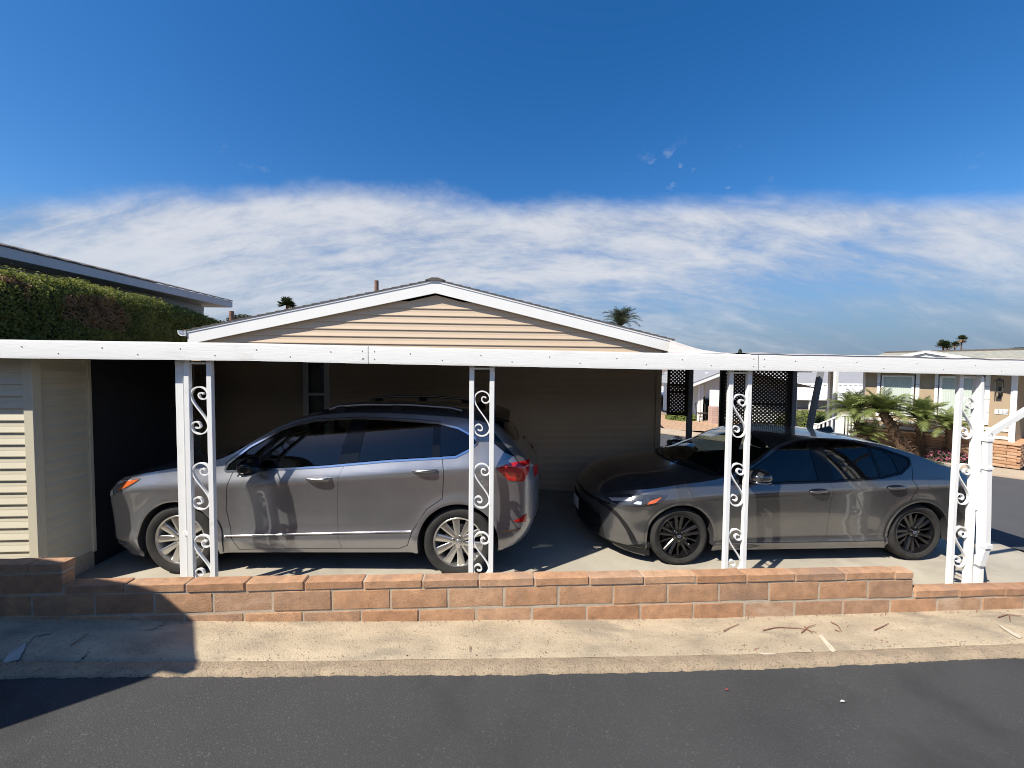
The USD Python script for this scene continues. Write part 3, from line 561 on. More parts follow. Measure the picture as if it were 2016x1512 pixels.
# ---------------------------------------------------------------- brick wall
tilt = lambda S: -.012*S
wall = lot_thing('block_wall', 'low stepped garden wall of rough orange brown blocks along the gutter', 'wall', (0, 0, 0))
row_lo = lambda S: .046+.006+tilt(S)                                           # underside of the second course
TH = .095
def block_mesh(s0, s1, z0, z1, n0, n1, seed, rough=.0028):
    gs = ([0, .018, .25, .5, .75, .982, 1], [0, .08, .5, .92, 1], [0, .06, .5, .94, 1]); w = np.array([s1-s0, n1-n0, z1-z0]); fs = []
    for ax in range(3):
        u, v = [a for a in range(3) if a != ax]
        for side in (0, 1):
            U, V = np.meshgrid(gs[u], gs[v], indexing='ij'); P = np.zeros(U.shape+(3,)); P[..., u] = U; P[..., v] = V; P[..., ax] = side; m = strip(P)
            nrm = np.cross(m.vertices[m.faces[0, 1]]-m.vertices[m.faces[0, 0]], m.vertices[m.faces[0, 2]]-m.vertices[m.faces[0, 0]])[ax]
            if (nrm > 0) != (side == 1): m.faces = m.faces[:, ::-1]
            fs.append(m)
    m = cat(fs); key, inv = np.unique(np.round(m.vertices, 5), axis=0, return_inverse=True); f = inv.ravel()[m.faces]
    on = (key < 1e-4) | (key > 1-1e-4); edge = on.sum(1) >= 2; p = key*w
    p = p+np.where(edge[:, None] & on, np.sign(.5-key)*.0045, 0)+np.array([s0, n0, z0]); q = p*13+seed % 97
    p = p+rough*2*(np.stack([meshkit.noise(q+i*31.7, seed % 1000+i) for i in range(3)], -1)-.5)*np.array([.8, 1, .8])+.003*(np.stack([meshkit.noise(q*3.3+i*11.7, seed % 1000+i+7) for i in range(3)], -1)-.5)
    p[:, 2] += tilt((s0+s1)/2); return trimesh.Trimesh(p, f, process=False)
def course(joints, z0, z1, n0=0.0, n1=TH, gap=.008, name='block', over=0.0):
    for i in range(len(joints)-1):
        a, b = joints[i]+gap/2, joints[i+1]-gap/2; j = rng.normal(0, .0018, 3)
        part(wall, name, block_mesh(a, b, z0+j[0]*.6, z1+j[1]*.6, n0-over+j[2], n1+over, int(rng.integers(1e6))), M['block'][int(rng.choice(6, p=[.28, .18, .16, .14, .14, .10]))], smooth=50)
J2 = [-4.6, -4.18, -3.765, -3.358, -2.95, -2.551, -2.15, -1.734, -1.317, -.891, -.468, -.047, .37, .799, 1.233, 1.651, 2.069, 2.49, 2.91, 3.307]
J3 = [-4.38, -3.97, -3.564, -3.166, -2.761, -2.35, -1.938, -1.524, -1.106, -.686, -.258, .167, .593, 1.016, 1.446, 1.865, 2.287, 2.699, 3.111, 3.525, 3.929, 4.32, 4.73, 5.14, 5.55, 5.96, 6.37]
JC = [-3.149, -2.747, -2.334, -1.923, -1.511, -1.09, -.66, -.24, .184, .609, 1.038, 1.46, 1.873, 2.281, 2.71, 3.138, 3.302]
A2, B2, C0, C1 = .0545, .2035, .213, .271
course(J3, -.115, .0455); course(J2, A2, B2)
course([j for j in J3 if j < -3.2]+[-3.152], .212, .355); course([-4.64, -4.2, -3.78, -3.37, -3.149], .372, .428, over=.004, name='cap_block')
course(JC, C0, C1, over=.004, name='cap_block')
course([3.315, 3.715, 4.139, 4.56, 5.0, 5.42, 5.84, 6.26], .058, .114, over=.004, name='cap_block')
mort = prism([(-4.7, -.14), (6.3, -.20), (6.3, .030), (3.29, .066), (3.29, .224), (-3.16, .302), (-3.16, .458), (-4.7, .477)], 'xz', .005, TH-.006)
part(wall, 'mortar_core', mort, M['mortar'])

# ---------------------------------------------------------------- carport
CL = np.array([-.2, -2.899, 1.86]); FK = 1.047
def fk(m): m = m.copy(); m.vertices = CL+(m.vertices-CL)*FK; return m              # the carport's front was measured on a plane a little nearer than it stands
cp = lot_thing('carport', 'white carport with scrolled iron posts and long white fascia sheltering the two cars', 'carport', (0, .5, -.3))
bt = lambda S: np.interp(S, [-9.2, -4.6, -2.1, -1.19, 1.265, 2.28, 3.3, 4.94, 5.7], [2.07, 2.058, 2.054, 2.040, 2.013, 2.011, 2.005, 1.984, 1.975]); bb = lambda S: bt(S)-.147
def fascia(s0, s1):
    S = np.linspace(s0, s1, 24); rows = []
    prof = [(0, .50), (0, .503), (.12, .500), (.88, .500), (1, .503), (1, .54), (0, .54), (0, .50)]
    return strip([np.c_[S, np.full_like(S, n), bb(S)+t*(bt(S)-bb(S))] for t, n in prof])
M['nail'] = mat('nail_head', (.52, .51, .49), .4, metallic=.2, var=.1)
def nail(S, fr): return fk(moved(lathe([(.001, -.004), (.004, -.0035), (.0062, 0)], n=8), (S, .4995, bb(S)+fr*.147)))
cuts = [-9.2, -4.85, -1.19, 2.28, 5.6]
for i in range(4):
    p = part(cp, 'fascia_board', fk(fascia(cuts[i]+.0025, cuts[i+1]-.0025)), M['white_wood'], smooth=20)
    S = cuts[i]+.35
    while S < cuts[i+1]-.15:
        part(p, 'nail', nail(S, .64), M['nail']); part(p, 'nail', nail(S+.27, .30), M['nail']); S += .60
    for e in (cuts[i]+.05, cuts[i+1]-.05):
        if abs(e) < 4.9: part(p, 'nail', nail(e, .72), M['nail']); part(p, 'nail', nail(e, .28), M['nail'])
# roof pans, running back to the house
E1 = 5.55
pans = np.arange(-9.2, E1, .405)
for k, a in enumerate(pans):
    b = min(a+.405, E1); zt = float(bt((a+b)/2))-.045; back = 3.985 if b < 3.2 else 4.45
    part(cp, 'roof_panel', cat([bx(a+.003, b-.003, .70, back, zt-.012, zt), bx(a+.003, a+.02, .71, back, zt-.055, zt-.012)]), M['panel_under'])
# weathered roof edge where the pans meet the house's eave
M['edge'] = mat('weathered_roof_coat', (.55, .49, .44), .85, var=.25, scale=5, bump=.5, bscale=24)
S = np.linspace(1.5, 3.9, 49); wob = .012*(meshkit.noise(np.c_[S*6, S*0, S*0], 5)-.5)
hi = np.interp(S, [1.5, 2.3, 2.5, 2.7, 3.1, 3.9], [2.0, 2.03, 2.05, 2.06, 2.05, 2.03])
S2 = np.linspace(2.2, 5.5, 80); wb2 = .010*(meshkit.noise(np.c_[S2*5, S2*0, S2*0], 5)-.5)
part(cp, 'roof_edge', fk(strip([np.c_[S2, np.full_like(S2, .508), bt(S2)-.004], np.c_[S2, np.full_like(S2, .495), bt(S2)+.006+wb2], np.c_[S2, np.full_like(S2, .60), bt(S2)+.016+wb2], np.c_[S2, np.full_like(S2, 1.1), bt(S2)+.010]])), M['edge'], smooth=40)
rows = []; f = np.linspace(0, 1, 40)
for t in (0, .2, .4, .6, .8, 1):
    a0 = 1.55+(3.08-1.55)*t; a = a0+(5.45-a0)*f; n_ = .76+(3.88-.76)*t; zb_ = np.interp(f, [0, .40, .8, 1], [2.39, 2.13, 2.01, 1.99]); zf_ = bt(a)+.018
    rows.append(np.c_[a, np.full_like(a, n_), zf_+(zb_-zf_)*t**1.3+.016*(meshkit.noise(np.c_[a*7, a*0+n_*3, a*0], 6)-.5)])
part(cp, 'roof_apron', strip(rows), M['edge'], smooth=40)
# scrolled posts
def arc(cx, cz, r, a0, a1, n): g = np.radians(np.linspace(a0, a1, n)); return np.c_[cx+r*np.cos(g), cz+r*np.sin(g)]
def s_line(w, h):
    R = w/2; c = h/2-R
    top = np.vstack([arc(0, c, R, 180, 0, 22), arc(R*.47, c, R*.53, 0, -180, 14)[1:], arc(R*.23, c, R*.29, 180, 20, 10)[1:]])
    t = np.linspace(0, 1, 16)[:, None]; p0, p1, p2, p3 = np.array([-R, c]), np.array([-R, c-.35*c-R*.45]), np.array([R, -c+.35*c+R*.45]), np.array([R, -c])
    mid = (1-t)**3*p0+3*t*(1-t)**2*p1+3*t*t*(1-t)*p2+t**3*p3; bot = -top
    return np.vstack([top[::-1], mid[1:-1], bot])
def scroll(s, z, n, w=.148, h=.40):
    L = LineString(s_line(w-.012, h)).buffer(.0052, cap_style=2).simplify(.0004)
    return prism(shapely.affinity.translate(L, s, z), 'xz', n-.012, n+.012)
import shapely.affinity
for k, sc in enumerate((-2.617, -.227, 2.165, 4.485)):
    zt = float(bb(sc)); zb = float(pad_z(lot(sc, .6)[0])); n0 = .588; W = .222
    post = part(cp, 'scroll_post', fk(cat([bx(sc+g*(W/2-.021)-.021, sc+g*(W/2-.021)+.021, n0-.020, n0+.020, zb, zt+.02, .003) for g in (-1, 1)])), M['white_metal'], smooth=25)
    part(post, 'cross_bar', fk(bx(sc-W/2+.043, sc+W/2-.043, n0-.010, n0+.010, zt-.032, zt-.016)), M['white_metal'])
    for g in (-1, 1): part(post, 'fixing_bolt', fk(moved(lathe([(.001, -.008), (.008, -.006), (.010, 0)], n=8), (sc+g*(W/2-.021), n0-.020, zt-.02))), M['white_metal'])
    for dz in (-.425, -1.075, -1.70):
        part(post, 'scroll', fk(scroll(sc+.002, zt+dz, n0)), M['white_metal'], smooth=30)
# left post beside the first pair, with its strap bands; downpipes on the right
zt = float(bb(-2.78)); part(cp, 'square_post', fk(cat([bx(-2.822, -2.752, .60, .66, -.3, zt+.02, .006), bx(-2.749, -2.741, .625, .645, -.3, zt)])), M['white_metal'], smooth=25)
for z in (.42, -.02): part(cp, 'strap_band', fk(bx(-2.775, -2.728, .592, .600, z-.02, z+.02, .003)), M['white_metal'])
def wp(px, py, n): a = to_lot(px, py, n); return np.array([a[0], n, a[1]])
def pipe(pts, w=.056, h=.05): return cat([bar(pts[i], pts[i+1], w, h, (0, 1, 0)) for i in range(len(pts)-1)])
part(cp, 'square_post', fk(bx(4.601, 4.629, .575, .625, -.42, float(bb(4.66)), .005)), M['white_metal'], smooth=25)
part(cp, 'rain_pipe', cat([bar(wp(1931, 742, .715), wp(1928, 1098, .715), .030, .036, (0, 1, 0)), bar(wp(1928, 1094, .70), wp(1925, 1150, .70), .050, .05, (0, 1, 0))]), M['white_metal'], smooth=25)
e1, e2, e3, e4 = wp(2045, 793, .655), wp(1944, 856, .655), wp(1940, 1076, .655), wp(1928, 1112, .68)
dp = part(cp, 'down_pipe', cat([bar(e1, e2+np.array([.012, 0, .008]), .054, .045, (0, 1, 0)), bar(e2+np.array([0, 0, .02]), e3, .054, .045, (0, 1, 0)), bar(e3+np.array([.004, 0, .012]), e4, .060, .05, (0, 1, 0))]), M['white_metal'], smooth=25)
for f_ in (.0, .25): part(dp, 'pipe_sleeve', bar(e2+(e3-e2)*(f_+.03)+np.array([0, -.003, 0]), e2+(e3-e2)*(f_+.055)+np.array([0, -.003, 0]), .070, .058, (0, 1, 0)), M['white_metal'])
part(dp, 'pipe_sleeve', bar(e3+np.array([0, -.003, .03]), e3+np.array([0, -.003, -.01]), .072, .060, (0, 1, 0)), M['white_metal'])
part(cp, 'pipe_strap', fk(bx(4.60, 4.64, .556, .561, .52, .56)), M['white_metal'])
# back posts, brace and lattice screens (given on the street side's axes, turned into the lot's)
def tolot(P): q = np.asarray(P, float)-LOT0; return np.array([q[0]*_c+q[1]*_s, -q[0]*_s+q[1]*_c, q[2]])
def in_lot(m): m = m.copy(); q = m.vertices-LOT0; m.vertices = np.c_[q[:, 0]*_c+q[:, 1]*_s, -q[:, 0]*_s+q[:, 1]*_c, q[:, 2]]; return m
for x, y in ((3.19, 7.0), (5.04, 7.0)): part(cp, 'back_post', in_lot(bx(x-.04, x+.04, y-.04, y+.04, -.45, 1.96, .004)), M['grey_post'], label='grey square post at the back of the carport')
part(cp, 'brace', in_lot(bar((5.46, 6.9, 1.97), (5.11, 6.95, -.42), .10, .06)), M['grey_post'], label='slanting grey brace at the back of the carport')
part(cp, 'back_beam', in_lot(bar((2.9, 7.05, 1.93), (5.6, 7.0, 1.93), .05, .09)), M['grey_post'])
def lattice(p0, p1, z0, z1, mid, pitch=.046, sw=.028, th=.006):
    p0, p1 = np.array(p0, float), np.array(p1, float); L = np.linalg.norm(p1-p0); d = (p1-p0)/L; nrm = np.array([-d[1], d[0]])
    H = z1-z0; strips = []
    for sgn in (-1, 1):
        for c0 in np.arange(-H-.1, L+H+.1, pitch*1.414):
            ln = LineString([(c0, 0), (c0+sgn*H, H)]).buffer(sw/2, cap_style=2).intersection(sbox(0, 0, L, H))
            if ln.area > 1e-5: strips.append((ln, sgn))
    def put(pg, a, b):
        m = prism(pg, 'xz', a, b); v = m.vertices; P = p0+np.outer(v[:, 0], d)+np.outer(v[:, 1], nrm); m.vertices = np.c_[P, z0+v[:, 2]]; return in_lot(m)
    path = part(cp, 'lattice_screen', cat([put(g, .0 if s_ > 0 else th, th if s_ > 0 else 2*th) for g, s_ in strips]), M['dark_wood'], label='dark lattice sun screen hanging at the back of the carport')
    fr = sbox(0, 0, L, H).difference(sbox(.05, .05, L-.05, H-.05)); part(path, 'screen_frame', put(fr, -.012, .024), M['dark_wood'])
    part(path, 'middle_rail', put(sbox(.05, mid-z0-.02, L-.05, mid-z0+.02), -.010, .022), M['dark_wood'])
lattice((2.86, 7.2), (3.15, 6.99), 1.04, 1.95, 1.46)
lattice((4.0, 7.42), (4.99, 7.0), .80, 1.95, 1.25)
part(cp, 'back_post', in_lot(bx(3.98, 4.05, 7.44, 7.50, .78, 1.95, .003)), M['dark_wood'])

# ---------------------------------------------------------------- shed on the left
sh = lot_thing('shed', 'cream lap sided shed under the left end of the carport, beside the raised wall end', 'shed', (-4.6, .75, -.3))
def lap_board(s0, s1, z0, z1, n, drop=.016):
    h = z1-z0; P = [(n, z1-.001), (n-drop*.35, z0+h*.55), (n-drop*.30, z0+h*.50), (n-drop, z0+h*.06), (n-drop, z0+.001), (n, z0)]
    return prism([(b, c) for b, c in P], 'yz', s0, s1)
z = .02; pit = .1044
while z < 1.95:
    part(sh, 'siding_board', fk(lap_board(-5.6, -4.155, z, z+pit, .75)), M['shed_siding']); z += pit
z = .02
def side_board(n0, n1, z0, z1, s):
    h = z1-z0; P = [(s, z1-.001), (s+.006, z0+h*.55), (s+.005, z0+h*.5), (s+.016, z0+h*.06), (s+.016, z0+.001), (s, z0)]; return prism(P, 'xz', n0, n1)
while z < 1.95:
    part(sh, 'siding_board', fk(side_board(.775, 1.20, z, z+pit, -4.10)), M['shed_siding']); z += pit
part(sh, 'corner_trim', fk(cat([bx(-4.155, -4.078, .728, .752, .0, 1.98, .003), bx(-4.102, -4.078, .752, .80, .0, 1.98, .003)])), M['shed_siding'])
part(sh, 'corner_trim', fk(bx(-4.105, -4.075, 1.20, 1.235, .0, 1.98, .003)), M['shed_siding'])
part(sh, 'shed_core', fk(bx(-5.6, -4.104, .755, 2.4, -.20, 1.985)), M['dark_void'])
part(sh, 'footing', fk(bx(-5.6, -4.09, .77, 1.22, -.20, .018)), M['mortar'])

# ---------------------------------------------------------------- house
house = lot_thing('tan_house', 'tan lap sided mobile home with white gable trim behind the carport', 'house', (-1.0, 4.0, -.35))
AP, SLP = -1.057, .2292
ZA = 3.387
z, pit = -.33, .1236
HL, HR = -4.92, 2.98
while z < 3.0:
    z1 = z+pit; zt_ = min(z1, 3.12)
    lim = lambda zz: max(0.0, (3.20-zz)/SLP)
    a0, b0 = max(HL, AP-lim(z)), min(HR, AP+lim(z)); a1, b1 = max(HL, AP-lim(z1)), min(HR, AP+lim(z1))
    P = [(4.0, z1-.001), (3.995, z+pit*.55), (3.995, z+pit*.5), (3.984, z+.008), (3.984, z+.001), (4.0, z)]
    R = [[(a, n, zz), (b, n, zz)] for (n, zz) in P for a, b in [(a0+(a1-a0)*(zz-z)/pit, b0+(b1-b0)*(zz-z)/pit)]]
    m = strip(R)
    if z < 2.0 or True: part(house, 'siding_board', m, M['siding'])
    z = z1
part(house, 'house_core', prism([(HL, -.35), (HR, -.35), (HR, 2.17), (AP, 3.12), (HL, 2.17)], 'xz', 4.004, 14), M['siding'])
part(house, 'corner_trim', bx(HR-.09, HR+.012, 3.972, 4.06, -.35, 2.2, .003), M['siding']); part(house, 'corner_trim', bx(HL-.012, HL+.09, 3.972, 4.06, -.35, 2.2, .003), M['siding'])
def slope(s0, s1, zoff0, zoff1, n0, n1):
    z_ = lambda S: ZA-SLP*abs(S-AP); return prism([(s0, z_(s0)+zoff0), (s1, z_(s1)+zoff0), (s1, z_(s1)+zoff1), (s0, z_(s0)+zoff1)], 'xz', n0, n1)
for s0, s1 in ((-5.09, AP), (AP, 3.12)):
    part(house, 'rake_board', slope(s0, s1, -.245, -.03, 3.915, 3.945), M['white'])
    part(house, 'drip_edge', slope(s0-.01 if s0 < -4 else s0, s1+.01 if s1 > 3 else s1, -.055, -.022, 3.905, 3.914), M['white'])
    part(house, 'soffit', slope(s0, s1, -.22, -.205, 3.946, 3.99), M['white'])
    cs = [s0-.06 if s0 < -4 else s0, s1+.06 if s1 > 3 else s1]
    prof = []; n_c = 28; zz = lambda S: ZA-SLP*abs(S-AP)
    for k in range(n_c):
        a, b = cs[0]+(cs[1]-cs[0])*k/n_c, cs[0]+(cs[1]-cs[0])*(k+1)/n_c; up_first = s1 == AP
        prof += [(a, zz(a)+(.014 if up_first else .002)-.012), (b-1e-4, zz(b)+(.002 if up_first else .014)-.012)]
    poly = Polygon([(cs[0], zz(cs[0])-.022)]+prof+[(cs[1], zz(cs[1])-.022)]).buffer(0)
    part(house, 'roof', prism(poly, 'xz', 3.895, 14.2), M['shingle'])
part(house, 'ridge_cap', prism([(AP-.17, ZA-.17*SLP), (AP-.17, ZA-.17*SLP+.012), (AP-.05, ZA+.014), (AP+.05, ZA+.014), (AP+.17, ZA-.17*SLP+.012), (AP+.17, ZA-.17*SLP)], 'xz', 3.888, 14.2), M['shingle'])
part(house, 'eave_gutter', prism([(-5.23, 2.445), (-5.22, 2.385), (-5.18, 2.35), (-5.105, 2.35), (-5.105, 2.44), (-5.115, 2.44), (-5.115, 2.36), (-5.175, 2.36), (-5.21, 2.393), (-5.215, 2.445)], 'xz', 3.89, 14.1), M['white_metal'])
part(house, 'eave_fascia', bx(-5.09, -5.07, 3.946, 14.1, 2.20, 2.41), M['white']); part(house, 'eave_fascia', bx(3.10, 3.12, 3.946, 14.1, 2.18, 2.39), M['white'])
for x, y, z0, z1 in ((-2.487, 7.2, 2.95, 3.445), (-5.0, 7.0, 2.35, 2.84)):
    q = tolot((x, y, 0)); part(house, 'vent_pipe', moved(lathe([(.001, z1), (.038, z1), (.038, z0)], 'z', 14), (q[0], q[1], 0)), M['rust'], smooth=40)
# narrow sash window in the shade
wn = part(house, 'window', cat([bx(-3.284, -3.20, 3.955, 3.983, .45, 2.05, .004), bx(-2.937, -2.853, 3.955, 3.983, .45, 2.05, .004), bx(-3.2, -2.937, 3.955, 3.983, .45, .53, .004), bx(-3.2, -2.937, 3.955, 3.983, 1.97, 2.05, .004), bx(-3.2, -2.937, 3.958, 3.983, 1.375, 1.42, .004)]), M['white'])
for a, b in ((.53, 1.375), (1.42, 1.97)): part(wn, 'pane', trimesh.Trimesh([(-3.2, 3.972, a), (-2.937, 3.972, a), (-2.937, 3.972, b), (-3.2, 3.972, b)], [(0, 1, 2), (0, 2, 3)], process=False), M['glass'])
part(wn, 'blind', bx(-3.2, -2.937, 3.9825, 3.9835, .53, 1.97), M['dark_void'])

# side gate and lattice in the dark passage on the left
gate = lot_thing('side_gate', 'dark board gate closing the passage left of the tan house', 'gate', (-5.5, 4.0, -.3))
for k in range(8): part(gate, 'gate_board', bx(-5.96+k*.125, -5.84+k*.125, 4.02, 4.045, -.25, 2.0, .004), M['siding'])
part(gate, 'gate_post', bx(-6.05, -5.97, 3.98, 4.06, -.25, 2.05, .005), M['siding'])
sc_ = lot_thing('lattice_trellis', 'small white lattice trellis with a shelf board in the dark passage', 'trellis', (-5.2, 3.85, -.3))
tp = []
for sgn in (-1, 1):
    for c0 in np.arange(-1.3, 2.0, .085):
        ln = LineString([(c0, 0), (c0+sgn*1.1, 1.1)]).buffer(.019, cap_style=2).intersection(sbox(0, 0, .62, 1.1))
        if ln.area > 1e-5: tp.append(prism(shapely.affinity.translate(ln, -5.5, -.22), 'xz', 3.85+(0 if sgn > 0 else .008), 3.858+(0 if sgn > 0 else .008)))
part(sc_, 'lattice', cat(tp), M['white']); part(sc_, 'shelf', bx(-5.5, -4.9, 3.80, 3.90, .955, .995, .003), M['white'])
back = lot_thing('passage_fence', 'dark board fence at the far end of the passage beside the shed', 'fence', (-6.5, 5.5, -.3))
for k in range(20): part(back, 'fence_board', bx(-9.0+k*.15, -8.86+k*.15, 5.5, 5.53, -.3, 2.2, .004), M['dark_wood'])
# ---------------------------------------------------------------- the two cars
SUV = dict(length=4.62, width=1.84, hub=.355, tyre=.358, rim=.252, arch=.405, lip=.05, flare=.016, wheels=[.93, 3.74], wheel_in=.045, zlo=.2, zf=.22, zr=.36, cf=.36, af=2.8, cr=.3, ar=2.5, pw=2.6,
    rail=[(-.1, .76), (0, .80), (.05, .84), (.15, .90), (.3, .965), (.6, 1.03), (.9, 1.085), (1.26, 1.155), (1.43, 1.225), (1.6, 1.335), (1.878, 1.505), (2.04, 1.565), (2.29, 1.61), (2.61, 1.632), (2.86, 1.634), (3.43, 1.617), (3.81, 1.588), (4.08, 1.53), (4.22, 1.42), (4.37, 1.25), (4.48, 1.12), (4.76, .95)],
    top=[(-.1, .74), (0, .80), (.05, .87), (.15, .95), (.4, 1.03), (.8, 1.10), (1.1, 1.145), (1.2, 1.18), (1.6, 1.385), (2.05, 1.61), (2.4, 1.685), (2.8, 1.70), (3.4, 1.69), (3.9, 1.645), (4.15, 1.60), (4.28, 1.40), (4.42, 1.20), (4.52, 1.09), (4.76, .96)],
    crease=[(-.1, .80), (0, .81), (.6, .885), (1.47, .935), (2.37, 1.0), (3.41, 1.085), (4.2, 1.13), (4.8, 1.14)],
    low=[(0, .905), (.1, .945), (.25, .970), (.38, .956), (.65, .962), (.9, .988), (.97, .998), (1, 1.0)], high=[(0, 1.0), (.02, .992), (.12, .944), (.3, .865), (.5, .745), (.62, .665), (.8, .5)],
    plan=[(-.1, .92), (0, .93), (.5, .97), (1.0, .99), (1.6, 1.0), (3.4, 1.0), (4.0, .985), (4.4, .95), (4.8, .92)],
    nose=[(.15, .16), (.3, .05), (.5, .01), (.7, .0), (.85, .03), (1.0, .15)], tail=[(.25, 4.42), (.4, 4.54), (.6, 4.60), (.9, 4.60), (1.1, 4.57), (1.25, 4.48), (1.45, 4.33), (1.65, 4.20)],
    bottom=[(-.1, .22), (0, .22), (.3, .18), (.5, .165), (1.37, .222), (3.3, .248), (4.1, .275), (4.3, .31), (4.5, .36), (4.8, .38)],
    dents=[(2.35, .50, 1.0, .14, .012)],
    dlo=[(1.40, 1.07), (1.75, 1.088), (2.1, 1.107), (2.4, 1.128), (3.05, 1.19), (3.57, 1.225), (3.71, 1.235), (3.84, 1.30), (3.915, 1.362), (3.89, 1.40), (3.81, 1.445), (3.72, 1.488), (3.51, 1.535), (2.88, 1.567), (2.63, 1.57), (2.2, 1.537), (2.0, 1.49), (1.88, 1.45), (1.6, 1.285), (1.42, 1.125)],
    doors=[[(1.49, 1.10), (1.439, .844), (1.415, .685), (1.465, .397), (1.529, .268), (2.567, .29), (2.528, .407), (2.526, .721), (2.559, 1.043), (2.60, 1.141), (2.72, 1.592), (2.2, 1.565), (1.98, 1.512), (1.86, 1.47), (1.58, 1.31), (1.39, 1.14), (1.40, 1.06)],
           [(2.567, .29), (2.528, .407), (2.526, .721), (2.559, 1.043), (2.60, 1.141), (2.72, 1.592), (3.3, 1.575), (3.53, 1.555), (3.57, 1.231), (3.599, 1.083), (3.579, .812), (3.42, .70), (3.275, .47), (3.229, .33), (3.15, .295)]],
    handles=[(2.366, 1.007), (3.414, 1.10)], handle_len=.235, strip=((1.405, .410), (3.27, .472)), handle_mat=M['chrome_dark'], cup_mat=M['paint_suv'], lip_mat=None, trim_mat=M['chrome'], privacy_from=2.65,
    pillars=[[(2.51, 1.05), (2.72, 1.08), (2.77, 1.7), (2.61, 1.7)], [(3.48, 1.1), (3.56, 1.1), (3.52, 1.7), (3.45, 1.7)], [(1.68, 1.03), (1.75, 1.03), (1.86, 1.46), (1.79, 1.46)]],
    mirror=(1.66, 1.80, 1.06, 1.23), mirror_mat=M['black_gloss'], cowl=(1.15, .28), head=(2.05, -.08), rw0=(4.14, .05), rw1=(4.36, .06), bonnet_in=.075, bonnet_x0=.14, roof_mat=None, floor=.42, seats=(2.35, 3.15), style='silver',
    decals=[('headlight', [(.16, .765), (.20, .92), (.30, .955), (.54, .975), (.45, .91), (.33, .845), (.22, .78)], M['lens_mid'], .004), ('headlight_reflector', [(.335, .862), (.36, .94), (.52, .968), (.43, .908)], M['lens_orange'], .008),
            ('headlight_bulb', [(.205, .795), (.22, .85), (.265, .855), (.27, .815)], M['lens_white'], .0075), ('headlight_strip', [(.235, .905), (.31, .943), (.45, .962), (.32, .926)], M['lens_white'], .0075),
            ('tail_light', [(4.13, 1.118), (4.21, 1.157), (4.31, 1.177), (4.46, 1.165), (4.44, 1.05), (4.39, .98), (4.24, 1.003)], M['lens_red'], .006), 
            ('fog_light_recess', [(.115, .47), (.13, .53), (.20, .42), (.235, .35), (.19, .34)], M['black_plastic'], .004), ('bumper_strip', [(.13, .322), (.37, .298), (.37, .314), (.135, .342)], M['chrome'], .008),
            ('rear_reflector', [(4.30, .575), (4.43, .625), (4.42, .55)], M['lens_red'], .006), ('rear_bumper_line', [(4.17, .47), (4.38, .49), (4.38, .498), (4.17, .478)], M['chrome'], .006),
            ('quarter_panel_glass', [(4.03, 1.47), (4.08, 1.465), (4.29, 1.235), (4.20, 1.275), (4.08, 1.37)], M['black_gloss'], .004)],
    front=[('grille', [(-.42, .46), (.42, .46), (.56, .80), (-.56, .80)], M['black_plastic'], .006), ('grille_bar', [(-.55, .63), (.55, .63), (.57, .665), (-.57, .665)], M['chrome'], .02), ('headlight', [(-.80, .77), (-.60, .74), (-.58, .80), (-.80, .86)], M['lens_clear'], .006), ('headlight', [(.60, .74), (.80, .77), (.80, .86), (.58, .80)], M['lens_clear'], .006), ('lower_intake', [(-.7, .26), (.7, .26), (.6, .38), (-.6, .38)], M['black_plastic'], .005)],
    back=[('tail_light', [(-.79, .98), (-.5, 1.0), (-.5, 1.07), (-.79, 1.09)], M['lens_red'], .006), ('tail_light', [(.5, 1.0), (.79, .98), (.79, 1.09), (.5, 1.07)], M['lens_red'], .006), ('number_plate', [(-.17, .75), (.17, .75), (.17, .9), (-.17, .9)], M['plate'], .01), ('rear_bumper_black', [(-.7, .37), (.7, .37), (.7, .5), (-.7, .5)], M['black_plastic'], .006)])
suv = thing('parked_suv', 'silver grey crossover with chrome wheels parked nose left under the carport', 'car', (-4.268, 4.75, -.253), 0.0)
SH = build_car(suv, SUV, M['paint_suv'])
for g in (-1, 1):
    q = [(2.33, 1.665), (2.42, 1.70), (2.72, 1.722), (3.2, 1.720), (3.6, 1.695), (3.74, 1.665)]; xx = np.linspace(2.33, 3.74, 30); zz = np.interp(xx, *zip(*q))
    part(suv, 'roof_rail', tube(np.c_[xx, np.full(30, g*.60), zz], .016, 8), M['chrome_dark'], smooth=50)
    [part(suv, 'roof_rail_foot', bx(a-.05, a+.05, g*.60-.014, g*.60+.014, 1.60, float(np.interp(a, *zip(*q)))-.004), M['black_plastic']) for a in (2.45, 3.05, 3.63)]
part(suv, 'roof_spoiler', hull([(4.05, y, z) for y in (-.60, .60) for z in (1.56, 1.615)]+[(4.24, y, z) for y in (-.56, .56) for z in (1.535, 1.56)]+[(4.25, 0, 1.585), (4.05, 0, 1.625)]), M['black_gloss'], smooth=25)
part(suv, 'roof_fin', hull([(3.72, -.02, 1.66), (3.72, .02, 1.66), (3.95, -.025, 1.64), (3.95, .025, 1.64), (3.93, 0, 1.71), (3.90, 0, 1.71)]), M['black_gloss'])

